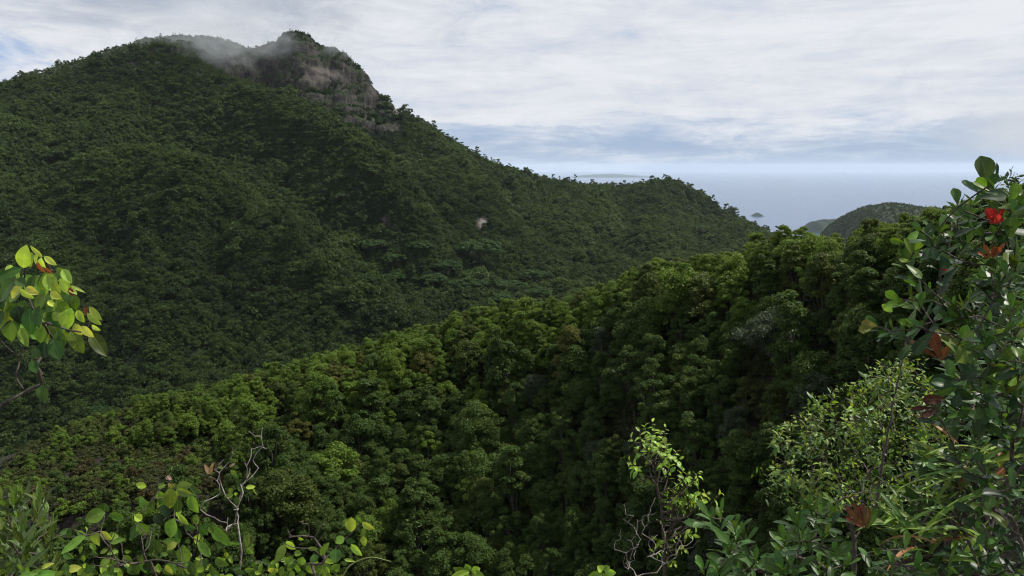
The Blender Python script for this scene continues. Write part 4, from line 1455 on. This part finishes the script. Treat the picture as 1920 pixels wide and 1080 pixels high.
tag(Cs, 'shrub with large round glossy leaves left of the pale bare twigs', 'shrub')
def filler(n_, x0, x1, y0, y1, sz_, cc, lean=90):
    out = []
    for _ in range(n_):
        x_, y_ = rng.uniform(x0, x1), rng.uniform(y0, y1)
        an_, ln_ = math.radians(rng.normal(lean, 55)), sz_ * rng.uniform(.6, 1.15)
        out.append((x_, y_, x_ + ln_ * math.cos(an_), y_ + ln_ * math.sin(an_), ln_ * rng.uniform(.40, .58), cc[int(rng.integers(0, len(cc)))], rng.uniform(-.1, .35)))
    return out


fillC = filler(46, 1130, 1760, 300, 1060, 110, (C_OLD, C_MID, C_MID, C_OLD, C_LIME)) + filler(34, 120, 1150, 960, 1100, 100, (C_OLD, C_MID, C_MID, C_LIME)) + filler(14, 500, 1130, 700, 960, 80, (C_OLD, C_MID))
leaf_object('foliage', [leaf_px(Cl, 4.5, o2, 2.3, spread=.2, curl=.35), leaf_px(fillC, 4.5, o2, 2.38, curl=.35)], M_LEAF, Cs)
tips = P([(q[0], q[1]) for q in Cl if q[1] < 1040], 4.5, o2, 2.32, .15)
tips = np.vstack([tips, P([(1420, 260), (1280, 700), (1200, 780), (780, 900), (940, 850)], 4.5, o2, 2.32, .1)])
V, F, _ = grow(Cs.location, tips, .0013, .0042, jit=.02)
branch_object('stem', V, F, M_TWIG, Cs)

# D: pale bare twigs
oD = (360, 800)
Ds = empty('bare_twig_shrub', (-.95, 2.75, rock_z(-.95, 2.75)))
tag(Ds, 'nearly leafless shrub of crooked grey-white twigs at lower left', 'shrub')
tips = P([(412, 35), (508, 10), (60, 600), (160, 300), (380, 260), (300, 200), (370, 480), (300, 600), (210, 420), (480, 300), (250, 760), (330, 700), (395, 380), (540, 160), (290, 150), (440, 240), (428, 160), (230, 240), (130, 360), (90, 540), (200, 490), (350, 420), (420, 300), (260, 655), (345, 510), (330, 590),
          (200, 420), (275, 250), (470, 150)], 3.857, oD, 2.75, .12)
V, F, td = grow(np.array(Ds.location), tips, .0014, .0036, jit=.03, sway=.3)
branch_object('stem', V, F, M_PALE, Ds)
Dl = [(130, 345, 90, 275, 26, (.25, .17, .09)), (130, 345, 145, 268, 26, (.25, .15, .09)), (128, 348, 168, 330, 16, C_DULL), (320, 340, 280, 320, 30, C_MID), (330, 352, 300, 352, 26, C_MID),
      (390, 440, 452, 432, 30, C_LIME), (440, 436, 466, 505, 30, C_MID), (300, 450, 262, 480, 36, C_MID), (300, 490, 232, 508, 34, C_MID), (330, 480, 300, 496, 22, C_LIME), (340, 430, 360, 470, 30, C_OLD),
      (320, 500, 325, 570, 40, C_OLD), (130, 720, 270, 860, 74, C_MID), (40, 830, 130, 920, 50, C_MID), (170, 950, 250, 1010, 60, C_MID), (400, 870, 418, 765, 34, C_DULL), (400, 870, 360, 790, 26, C_DULL),
      (400, 876, 450, 800, 22, C_DULL), (270, 840, 330, 860, 20, C_MID), (110, 950, 90, 1020, 60, C_OLD), (60, 1000, 30, 1060, 60, C_MID), (130, 1050, 200, 1080, 50, C_MID), (340, 300, 300, 280, 24, C_OLD),
      (230, 300, 190, 290, 22, C_DULL), (270, 290, 300, 270, 20, (.2, .15, .09)), (380, 1040, 450, 1030, 34, C_MID), (300, 1040, 380, 1060, 40, C_OLD), (140, 1000, 160, 1080, 60, C_OLD)]
leaf_object('foliage', [leaf_px(Dl + filler(26, 20, 470, 820, 1090, 70, (C_OLD, C_MID, C_LIME)), 3.857, oD, 2.65, spread=.15, curl=.35)], M_LEAF, Ds)

# E: small plant right of the pale twigs
El = [(672, 850, 610, 980, 60, C_MID), (680, 830, 742, 888, 56, C_LIME), (740, 960, 668, 975, 56, C_MID), (840, 880, 905, 884, 30, C_MID), (930, 930, 992, 842, 46, C_MID), (1040, 880, 1040, 980, 82, C_OLD),
      (1100, 800, 1040, 840, 56, C_MID), (1110, 820, 1172, 836, 44, C_OLD), (1150, 850, 1225, 930, 50, C_LIME), (1150, 655, 1150, 755, 72, C_LIME), (1185, 640, 1222, 705, 34, C_MID), (1230, 690, 1306, 755, 44, C_LIME),
      (1240, 730, 1236, 800, 34, C_MID), (1240, 790, 1246, 860, 44, C_LIME), (1120, 670, 1090, 720, 30, C_MID), (940, 980, 944, 1078, 110, C_MID), (870, 990, 860, 1080, 80, C_MID), (800, 940, 790, 1000, 60, C_MID),
      (740, 910, 790, 920, 40, C_MID), (870, 930, 900, 980, 60, C_OLD), (700, 1060, 742, 1085, 60, C_MID), (560, 990, 590, 1050, 46, C_MID), (560, 1060, 600, 1080, 36, C_MID), (500, 980, 490, 1060, 30, C_MID),
      (1100, 960, 1172, 972, 22, C_LIME), (800, 1040, 790, 1090, 60, C_OLD), (1000, 1000, 1010, 1060, 50, C_OLD), (450, 985, 512, 978, 26, C_DULL), (770, 800, 800, 830, 24, C_LIME)]
Es = empty('leafy_plant', (-.62, 2.35, rock_z(-.62, 2.35)))
tag(Es, 'small leafy plant with bare grey prongs at the bottom, left of centre', 'plant')
leaf_object('foliage', [leaf_px(El + filler(34, 540, 1080, 930, 1095, 66, (C_OLD, C_MID, C_MID, C_LIME)), 3.857, oD, 2.4, spread=.12, curl=.35)], M_LEAF, Es)
tips = P([(800, 700), (700, 800), (940, 700), (880, 800), (770, 680), (735, 740), (845, 715), (690, 745), (920, 740), (965, 770), (975, 690), (1150, 660), (1230, 690), (1110, 810), (680, 850), (740, 960), (840, 880), (930, 930), (1040, 880), (560, 1000), (450, 970), (860, 990), (940, 990)],
         3.857, oD, 2.42, .08)
V, F, _ = grow(Es.location, tips, .0014, .0045, jit=.02)
branch_object('stem', V, F, M_TWIG, Es)
gr = empty('grass_blade', at(640, 1095, 2.5))
tag(gr, 'single thin arching grass blade at the bottom edge, left of centre', 'grass blade')
V, F = tube(curve(P([(1080, 1100), (1150, 1000), (1290, 945), (1440, 975)], 3.857, oD, 2.5), 8), np.linspace(.003, .0012, 25), 5)
m_grass, g = new_mat('dry_green_blade')
p = g.n('ShaderNodeBsdfPrincipled', {'Base Color': (.16, .2, .05, 1), 'Roughness': .5})
g.n('ShaderNodeOutputMaterial', {'Surface': p.outputs[0]})
obj('blade', mesh_np('blade', V - np.array(gr.location), F, [m_grass], True), gr)

for (lab, u, L_) in (('leafy shoot tip poking over the bottom edge below the centre', 0, [(880, 1075, 850, 1066), (880, 1072, 846, 1082), (882, 1070, 872, 1060), (884, 1070, 900, 1066), (884, 1072, 908, 1082), (880, 1078, 868, 1090), (890, 1075, 893, 1092)]),
                     ('leafy shoot tip at the bottom edge just left of the sapling', 1, [(1130, 1074, 1104, 1080), (1130, 1070, 1122, 1062), (1132, 1070, 1142, 1062), (1134, 1072, 1154, 1074), (1132, 1075, 1138, 1092), (1128, 1076, 1116, 1092)])):
    t = empty('leafy_shoot', at(L_[0][0], 1200, 2.4))
    tag(t, lab, 'shoot')
    leaf_object('foliage', [leaf_px([(a, b, c, d_, 13, C_LIME if k % 2 else C_MID) for k, (a, b, c, d_) in enumerate(L_)], 1, (0, 0), 2.4, spread=.03)], M_LEAF, t)
    V, F = tube(curve([t.location, at(L_[0][0] + 4, 1120, 2.4), at(L_[0][0], L_[0][1], 2.4)], 4), np.linspace(.004, .002, 9), 5)
    branch_object('stem', V, F, M_TWIG, t)

# H: lone sapling in front of the near slope
oH, sH = (1120, 760), 3.375
base = at(1246, 1160, 6.4)
Hs = empty('lone_sapling', (base[0], base[1], min(base[2] - 1.0, -3.0)))
tag(Hs, 'lone slender sapling with sunlit yellow-green leaves, right of the bottom centre', 'sapling')
tp = [(350, 105), (430, 140), (300, 130), (270, 165), (215, 205), (265, 260), (205, 350), (240, 380), (380, 235), (440, 250), (330, 285), (420, 345), (505, 290), (460, 385), (545, 410), (560, 470), (645, 420), (620, 485),
      (660, 560), (585, 560), (520, 600), (605, 640), (695, 560), (780, 555), (770, 665), (655, 745), (470, 710), (545, 810), (605, 820), (470, 845), (400, 885), (430, 930), (485, 1000), (545, 910), (560, 530), (500, 520),
      (640, 600), (580, 430), (520, 340), (400, 170), (340, 200), (620, 560), (590, 610), (500, 560), (530, 640), (640, 450), (670, 600), (410, 210), (360, 150), (300, 210), (450, 300), (390, 300), (340, 240)]
tips = P(tp, sH, oH, 6.4, .25)
trunk_pts = P([(425, 1085), (420, 860), (405, 640), (385, 560), (365, 430), (358, 300), (355, 180)], sH, oH, 6.4)
stem = curve(np.vstack([[Hs.location], trunk_pts]), 5)
lst = [tube(stem, np.linspace(.018, .0045, len(stem)), 7)]
nod = stem[10:]
for q in tips:
    j = int(np.argmin(np.linalg.norm(nod - (q - np.array([0, 0, .22])), axis=1)))
    lst.append(tube(curve([nod[j], nod[j] * .45 + q * .55 + np.array([0, 0, -.07]) + rng.normal(0, .03, 3), q], 4, .006), np.linspace(.007, .003, 9), 5))
V, F = joined(lst)
branch_object('stem', V, F, M_TWIG, Hs)
td = unit(tips - np.array([trunk_pts[3][0], 6.4, trunk_pts[4][2]])) * .5 + np.array([0, -.1, .5])
leaf_object('foliage', [rosettes(tips, unit(td), 6, .092, .044, lambda k, f: np.array(C_MID) * (1 - f * .75) + np.array(C_LIME) * f * .75, 'ovate', (.5, 1.5), .1, .45, .3)], M_LEAF, Hs)

Is = empty('bare_bush', (base[0] - .2, 6.0, -3.2))
tag(Is, 'leafless grey bush of fine twigs under the lone sapling', 'bush')
tips = P([(190, 850), (215, 860), (250, 720), (300, 770), (280, 840), (330, 730), (240, 940), (170, 1020), (205, 1000), (380, 820), (350, 850), (370, 900), (260, 880), (230, 700), (320, 700), (400, 740), (340, 920), (290, 720), (180, 690), (520, 900), (500, 960), (560, 890)],
         sH, oH, 6.0, .2)
tips = np.vstack([tips, tips + rng.normal(0, .07, tips.shape), tips + rng.normal(0, .10, tips.shape)])
V, F, _ = grow(Is.location, tips, .0018, .0055, jit=.03, sway=.3)
branch_object('stem', V, F, M_PALE, Is)

# K: light green bush on the right, behind the straps
Ks = empty('light_green_bush', (3.9, 8.6, rock_z(3.9, 8.6)))
tag(Ks, 'large light green small-leaved bush between the lone sapling and dark right-hand shrub', 'bush')
poly = [(1445, 830), (1470, 790), (1530, 755), (1560, 720), (1620, 690), (1660, 660), (1700, 650), (1780, 690), (1800, 800), (1780, 900), (1680, 960), (1500, 960), (1440, 900)]
pp = inpoly(330, 1430, 1810, 640, 970, poly)
dep = 7.0 + rng.uniform(0, 2.6, len(pp)) + (1000 - pp[:, 1]) * .004
tips = np.array([at(u, v, y) for (u, v), y in zip(pp, dep)])
V, F, td = grow(np.array(Ks.location) + np.array([0, -.4, -.6]), tips, .003, .030, jit=.02, sway=.35)
branch_object('stem', V, F, M_TWIG, Ks)
td = unit(td * .5 + rng.normal(0, .3, td.shape) + np.array([0, -.15, .35]))
fy = np.clip((pp[:, 0] - 1600) / 150, -1, 1)
leaf_object('foliage', [rosettes(tips, td, 9, .115, .044, lambda k, f: np.array(C_OLD) * (1 - .7 * f) + np.array(C_LIME) * .7 * f * (.6 if k % 3 else 1.1), 'ovate', (.5, 1.5), .28, .35, .25, seg=5)], M_LEAF, Ks)

# N: thin reddish stem crossing the bush
Ns = empty('climbing_stem', at(1640, 985, 6.6))
tag(Ns, 'thin brown climbing stem rising through the light green bush', 'vine')
V, F = tube(curve([at(1640, 985, 6.6), at(1652, 880, 6.6), at(1668, 800, 6.65), at(1676, 745, 6.7), at(1690, 690, 6.75), at(1698, 640, 6.8)], 6, .004), np.linspace(.012, .007, 31), 7)
branch_object('stem', V, F, M_TWIG, Ns)

# L: strap-leaved plants
strap_root = [(1790, 905, 4.2, 'leftmost strap-leaved plant, its blades lit yellow-green above the red shoot', 26, .52),
              (1850, 890, 4.0, 'strap-leaved plant half hidden behind the dark right-hand shrub', 22, .5),
              (1700, 1000, 3.9, 'low strap-leaved plant around the red shoot near the boulder', 20, .36),
              (1800, 1010, 3.8, 'shaded strap-leaved plant right of the boulder at the bottom right', 20, .4)]
for (u, v, d, lab, n_, ln) in strap_root:
    r0 = at(u, v, d)
    t = empty('strap_leaved_plant', (r0[0], r0[1], max(r0[2] - .5, rock_z(r0[0], r0[1]))))
    tag(t, lab, 'plant', 'strap-leaved plants at the lower right')
    tops = r0 + rng.normal(0, .07, (n_, 3))
    ang = rng.uniform(0, 6.28, n_)
    dirs = np.c_[np.cos(ang) * .9 - .35, np.sin(ang) * .5 - .1, rng.uniform(.15, 1.2, n_)]
    colr = mixcol(C_OLD, C_LIME, rng.uniform(.0, .5, n_), n_)
    colr[:2] = jcol((.22, .10, .04), 2)
    b = leaves(tops, dirs, np.c_[rng.normal(0, .2, n_), rng.normal(-.3, .2, n_), np.ones(n_)], ln * .78 * rng.uniform(.6, 1.1, n_), .023 * rng.uniform(.8, 1.3, n_), colr, 'strap', 12, .35, rng.uniform(.15, .75, n_))
    leaf_object('blades', [b], M_STRAP, t)
    lst = [tube(curve([np.array(t.location) + rng.normal(0, .03, 3) * np.array([1, 1, 0]), q], 3), np.linspace(.012, .005, 7), 5) for q in tops[:8]]
    V, F = joined(lst)
    branch_object('stem', V, F, M_TWIG, t)

# J: dark glossy shrub with red young leaves at the right edge
sJ, oJ = 3.375, (1600, 280)
s6, o6 = 4.153, (1580, 560)
Js = empty('red_leaved_shrub', (2.45, 2.9, rock_z(2.45, 2.9)))
tag(Js, 'dark glossy shrub with red young leaves filling the right edge', 'shrub')
t1 = [(850, 240), (880, 215), (700, 390), (660, 345), (490, 390), (545, 500), (425, 515), (500, 610), (760, 500), (820, 510), (900, 540), (990, 510), (1010, 310), (1060, 420), (905, 290), (760, 350), (860, 730), (335, 715), (565, 640),
      (440, 790), (400, 860), (445, 930), (300, 960), (480, 905), (600, 700), (640, 1000), (700, 1000), (800, 880), (920, 900), (1040, 930), (960, 800), (1000, 1000), (1050, 560), (1040, 680), (940, 260), (830, 300), (1000, 400), (700, 460), (620, 450), (760, 440),
      (1060, 300), (1075, 480), (930, 430), (560, 720), (460, 640), (390, 640), (660, 560), (1020, 780), (720, 600), (780, 590)]
t2 = [(600, 30), (560, 210), (260, 210), (350, 260), (480, 290), (870, 300), (930, 320), (800, 440), (930, 450), (980, 520), (860, 620), (800, 680), (930, 740), (1100, 740), (690, 870), (1250, 270), (1380, 230), (1000, 100), (800, 150),
      (1120, 300), (1250, 900), (1100, 850), (1000, 900), (1350, 700), (1350, 950), (900, 900), (1200, 1000), (1380, 1050), (1300, 820), (420, 430), (1060, 420), (1150, 480), (1250, 420), (1380, 480), (1080, 600), (1300, 580), (1200, 660), (1020, 700), (1180, 800), (1380, 820), (1100, 960), (960, 820), (1260, 740), (1380, 600), (1150, 180), (1300, 120)]
t1, t2 = [q for k, q in enumerate(t1) if k % 5 != 4], [q for k, q in enumerate(t2) if k % 6 != 5]
tips = np.vstack([P(t1, sJ, oJ, 2.75, .4), P(t2, s6, o6, 2.65, .4)])
extra = inpoly(46, 1740, 1960, 560, 1090, [(1790, 560), (1960, 540), (1960, 1090), (1860, 1090), (1800, 900), (1770, 760)])
beyond = [at(rng.uniform(2010, 2900), rng.uniform(-150, 900), rng.uniform(2.2, 3.4)) for _ in range(120)]   # the shrub goes on outside the frame, extended there to shade its visible leaves
tips = np.vstack([tips, np.array([at(u, v, rng.uniform(2.3, 3.2)) for u, v in extra[:34]]), np.array(beyond)])
V, F, td = grow(Js.location, tips, .0026, .013, jit=.02, sway=.4)
branch_object('stem', V, F, M_TWIG, Js)
td = unit(td + np.array([-.1, -.15, .45]) + rng.normal(0, .2, td.shape))
bt = [rosettes(tips, td, 6, .088, .043, lambda k, f: np.array(C_DARK) * (1 - f) + np.array(C_OLD) * f * 1.25 + (np.array((.05, .07, .0)) if k % 9 == 0 else 0), 'obovate', (.35, 1.25), .075, .05, .12, seg=8)]
big = [(848, 238, 824, 48, 104, C_OLD, .0), (885, 212, 936, 94, 26, C_DARK, .02), (855, 272, 704, 206, 36, C_OLD, .0), (830, 215, 790, 180, 22, C_OLD, .05), (660, 350, 640, 250, 62, C_OLD, 0), (760, 340, 880, 230, 50, C_OLD, .05),
       (1000, 330, 1030, 220, 66, C_MID, .1), (420, 505, 350, 582, 44, C_MID, .1), (405, 530, 470, 500, 30, C_MID, .1), (330, 592, 232, 572, 36, C_MID, .1), (820, 700, 900, 770, 70, C_MID, 0), (990, 560, 1000, 440, 90, C_OLD, -.1), (1080, 400, 1000, 410, 44, C_DULL, -.1),
       (560, 500, 580, 470, 60, C_OLD, 0)]
bt.append(leaf_px(big, sJ, oJ, 2.65, 'obovate', curl=.15))
bt.append(leaf_px([(270, 215, 155, 190, 62, (.16, .15, .05), .1), (230, 225, 130, 250, 60, (.13, .16, .03), .1), (1330, 300, 1190, 258, 60, C_MID, -.1), (1200, 690, 1000, 800, 60, C_OLD, -.1), (1040, 720, 890, 770, 50, C_MID, -.1), (900, 640, 700, 650, 110, C_DARK, -.15),
                   (910, 680, 750, 740, 60, C_OLD, -.1), (560, 190, 440, 180, 50, C_MID, 0), (370, 40, 330, 90, 80, C_LIME, .1)], s6, o6, 2.6, 'obovate', curl=.15))
leaf_object('foliage', bt, M_GLOSSY, Js)


def young(name, specs, sc_, of, d, col):
    bx = leaf_px([(a, b, c, e, w_, np.array(col) * rng.uniform(.6, 1.25), rng.uniform(-.03, .03)) for a, b, c, e, w_ in specs], sc_, of, d, 'obovate', curl=.15)
    o = leaf_object(name, [bx], M_LEAF, Js)
    return o


y1 = young('young_leaf_tuft', [(890, 470, 850, 380, 40), (892, 470, 890, 372, 46), (896, 468, 935, 390, 40), (900, 465, 950, 378, 30), (890, 470, 862, 440, 40), (898, 470, 905, 410, 50), (905, 470, 940, 430, 36)], sJ, oJ, 2.55, C_RED)
y1['label'] = 'bright red tuft of young leaves'
y2 = young('young_leaf_tuft', [(870, 690, 840, 610, 22), (880, 690, 900, 620, 40), (890, 680, 925, 620, 34), (900, 660, 958, 596, 20), (860, 690, 790, 650, 22), (860, 692, 830, 670, 30)], sJ, oJ, 2.55, (.24, .062, .022))
y2['label'] = 'orange red young leaves'
y3 = young('young_leaf_tuft', [(575, 770, 560, 735, 22), (578, 770, 582, 724, 24), (580, 770, 600, 745, 18)], sJ, oJ, 2.6, C_RED)
y3['label'] = 'small red young leaves'
y4 = young('young_leaf_tuft', [(745, 470, 565, 335, 46), (760, 470, 712, 280, 100), (770, 480, 812, 375, 66), (740, 470, 700, 255, 60), (800, 520, 850, 500, 44)], s6, o6, 2.5, (.115, .046, .020))
y4['label'] = 'rust brown young leaves'
y5 = young('young_leaf_tuft', [(800, 780, 640, 790, 76), (740, 850, 560, 852, 34), (740, 860, 610, 920, 50), (1190, 580, 1160, 510, 36), (1180, 585, 1110, 565, 30)], s6, o6, 2.5, (.09, .035, .022))
y5['label'] = 'dark red young leaves'
sp_q = P([(745, 470), (940, 650)], s6, o6, 2.5)
sp_o = obj('shoot', mesh_np('shoot', *[(lambda vf: (vf[0] - np.array(Js.location), vf[1]))(tube(curve([sp_q[1], sp_q[0]], 4), np.linspace(.004, .0025, 9), 6))][0], [m_grass], True), Js)

# Q: fine-leaved sprig behind it
Qs = empty('fine_leaved_sprig', at(1893, 420, 4.2))
tag(Qs, 'thin sprig of tiny leaves against the sky at the upper right edge', 'sprig')
tips = P([(1000, 130), (960, 190), (1040, 170), (985, 160), (1060, 200), (1010, 200), (1075, 170), (1030, 220), (975, 215)], sJ, oJ, 4.2, .06)
V, F, td = grow(Qs.location, tips, .002, .006)
branch_object('stem', V, F, M_TWIG, Qs)
leaf_object('foliage', [rosettes(tips, td, 7, .05, .018, lambda k, f: np.array(C_OLD) * .9, 'ovate', (.4, 1.3), .10, .1, .1, seg=4)], M_LEAF, Qs)

# M: low glossy shrub with a red shoot, bottom right
s8, o8 = 3.692, (1400, 840)
Ms = empty('low_glossy_shrub', (1.35, 3.1, rock_z(1.35, 3.1)))
tag(Ms, 'low glossy shrub with one dark red shoot, left of the boulder at bottom right', 'shrub')
t3 = [(440, 420), (500, 470), (600, 430), (330, 520), (560, 470), (420, 640), (380, 640), (260, 640), (300, 760), (540, 610), (610, 720), (60, 780), (40, 840), (150, 830), (250, 850), (500, 800), (560, 840), (-120, 740), (-80, 560), (-20, 620), (350, 830), (700, 800), (240, 720),
      (-140, 640), (-250, 480), (-180, 480), (-300, 840), (-60, 860), (-200, 860), (900, 750), (1000, 800), (1180, 840), (1100, 700)]
tips = P(t3, s8, o8, 3.0, .3)
V, F, td = grow(Ms.location, tips, .0024, .009, jit=.02, sway=.3)
branch_object('stem', V, F, M_TWIG, Ms)
td = unit(td * .4 + np.array([0, -.05, .8]) + rng.normal(0, .15, td.shape))
leaf_object('foliage', [rosettes(tips, td, 8, .115, .042, lambda k, f: np.array(C_OLD) * (.8 + .5 * f), 'obovate', (.3, 1.2), .07, .05, .15, seg=8)], M_GLOSSY, Ms)
o = leaf_object('young_leaf_tuft', [leaf_px([(815, 555, 710, 425, 36, (.12, .045, .022)), (815, 555, 680, 480, 30, (.14, .035, .022)), (820, 550, 770, 395, 44, (.12, .035, .022)), (825, 550, 800, 400, 40, (.13, .04, .022)), (815, 555, 740, 500, 30, (.12, .045, .022)), (830, 555, 840, 420, 50, (.09, .06, .025)),
                                             (835, 560, 900, 440, 40, C_OLD)], s8, o8, 2.75, 'obovate', curl=.1)], M_LEAF, Ms)
o['label'] = 'dark red shoot of young leaves'

# dark thicket behind, closing the lower right
Ts = empty('shaded_thicket', (2.9, 4.9, rock_z(2.9, 4.9)))
tag(Ts, 'shaded thicket of dark stems and leaves in the lower right corner', 'bush')
poly = [(1660, 940), (1720, 860), (1760, 740), (1800, 600), (1840, 480), (1960, 430), (1980, 1090), (1640, 1090)]
pp = inpoly(230, 1640, 1980, 430, 1090, poly)
tips = np.array([at(u, v, rng.uniform(3.9, 5.6)) for u, v in pp])
V, F, td = grow(Ts.location, tips, .003, .020, jit=.02, sway=.3)
branch_object('stem', V, F, M_TWIG, Ts)
leaf_object('foliage', [rosettes(tips, unit(td + np.array([0, 0, .3])), 9, .12, .05, lambda k, f: np.array(C_DARK) * 1.1 + np.array(C_MID) * .35 * f, 'ovate', (.4, 1.4), .16, .2, .2, seg=5)], M_GLOSSY, Ts)

# ------------------------------------------------------------------ mist on the summits and the air itself
def mist(name, label, c, radius, dens, seed, nscale):
    """a low cloud: a lumpy closed body whose density thins towards its edge"""
    import bmesh
    bm = bmesh.new()
    bmesh.ops.create_icosphere(bm, subdivisions=4, radius=1.0)
    for v in bm.verts:
        v.co *= 1.0 + 0.22 * mnoise.fractal(v.co * 1.6 + Vector((seed, 0, 0)), .9, 2.0, 3)
    me = bpy.data.meshes.new(name)
    bm.to_mesh(me)
    bm.free()
    o = obj(name, me, None, c)
    o.scale = radius
    m, g = new_mat(name)
    oc = g.n('ShaderNodeTexCoord').outputs['Object']
    r_ = g.n('ShaderNodeVectorMath', {0: oc}, operation='LENGTH').outputs['Value']
    gp_ = g.n('ShaderNodeNewGeometry').outputs['Position']
    nz_ = g.noise(g.n('ShaderNodeMapping', {'Vector': gp_, 'Location': (seed, 0, 0), 'Scale': (1, 1, 1.5)}).outputs[0], nscale, 5.0, .6, .3)
    f = g.math('SUBTRACT', g.maprange(r_, .25, 1.0, 1.0, 0.0), g.math('MULTIPLY', g.maprange(nz_, .62, .34, 0, 1), .75))
    f = g.math('MULTIPLY', g.math('MAXIMUM', f, 0.0), dens)
    vol = g.n('ShaderNodeVolumePrincipled', {'Color': (.88, .91, .95, 1), 'Density': f, 'Anisotropy': .0})
    g.n('ShaderNodeOutputMaterial', {'Volume': vol.outputs[0]})
    me.materials.append(m)
    tag(o, label, 'mist', kind='stuff')
    return o


mist('mist', 'grey mist spilling over the saddle left of the rocky peak', at(400, 88, 1120), (95, 110, 44), .008, 3.0, 1 / 22.)
mist('mist', 'thin mist wisp across the top of the rocky peak', at(515, 84, 1195), (62, 60, 34), .008, 7.0, 1 / 22.)
mist('mist', 'faint mist trailing over the shoulder right of the rocky peak', at(640, 96, 1235), (50, 60, 20), .010, 11.0, 1 / 22.)
mist('mist', 'faint mist patch on the rim of the left summit', at(270, 78, 1090), (60, 60, 22), .006, 19.0, 1 / 25.)
mist('mist', 'grey cloud shred rising from the saddle above the ridge', at(430, 40, 1260), (130, 120, 60), .006, 23.0, 1 / 45.)

# clouds added unseen above the frame, sunward of the mountain, to shade its slopes
def cloud(label, over, up, radius, dens, seed):
    import bmesh
    bm = bmesh.new()
    bmesh.ops.create_icosphere(bm, subdivisions=4, radius=1.0)
    for v in bm.verts:
        v.co *= 1.0 + 0.35 * mnoise.fractal(v.co * 1.4 + Vector((seed, 0, 0)), .9, 2.0, 4)
    me = bpy.data.meshes.new('cloud')
    bm.to_mesh(me)
    bm.free()
    p_ = np.array(over) + np.array(sv) / sv.z * up
    o = obj('cloud', me, None, p_)
    o.scale = radius
    m, g = new_mat('cloud')
    vol = g.n('ShaderNodeVolumePrincipled', {'Color': (.97, .98, 1, 1), 'Density': dens, 'Anisotropy': .5})
    g.n('ShaderNodeOutputMaterial', {'Volume': vol.outputs[0]})
    me.materials.append(m)
    tag(o, label, 'cloud', kind='stuff')


cloud('added cloud above the view, shading the lower left of the mountain', at(330, 620, 560), 620, (300, 170, 55), .0038, 4.0)
cloud('added cloud above the view, shading the cliff of the mountain', at(500, 170, 1150), 560, (230, 190, 50), .006, 9.0)
cloud('added cloud above the view, shading the valley below the right spur', at(850, 440, 880), 600, (210, 130, 45), .0045, 15.0)

hz_me = bpy.data.meshes.new('haze')
x0, x1, y0, y1, z0, z1 = -99000., 99000., -3200., 98500., SEA - 1.0 - 35, 330.0
hz_me.from_pydata([(x0, y0, z0), (x1, y0, z0), (x1, y1, z0), (x0, y1, z0), (x0, y0, z1), (x1, y0, z1), (x1, y1, z1), (x0, y1, z1)], [],
                  [(3, 2, 1, 0), (4, 5, 6, 7), (0, 1, 5, 4), (1, 2, 6, 5), (2, 3, 7, 6), (3, 0, 4, 7)])
haze = obj('haze', hz_me)
m, g = new_mat('haze')
vol = g.n('ShaderNodeVolumePrincipled', {'Color': (.74, .86, 1.0, 1), 'Density': 1.6e-5, 'Anisotropy': .1})
g.n('ShaderNodeOutputMaterial', {'Volume': vol.outputs[0]})
hz_me.materials.append(m)
tag(haze, 'pale blue air between the hills and the sea horizon', 'haze', kind='stuff')
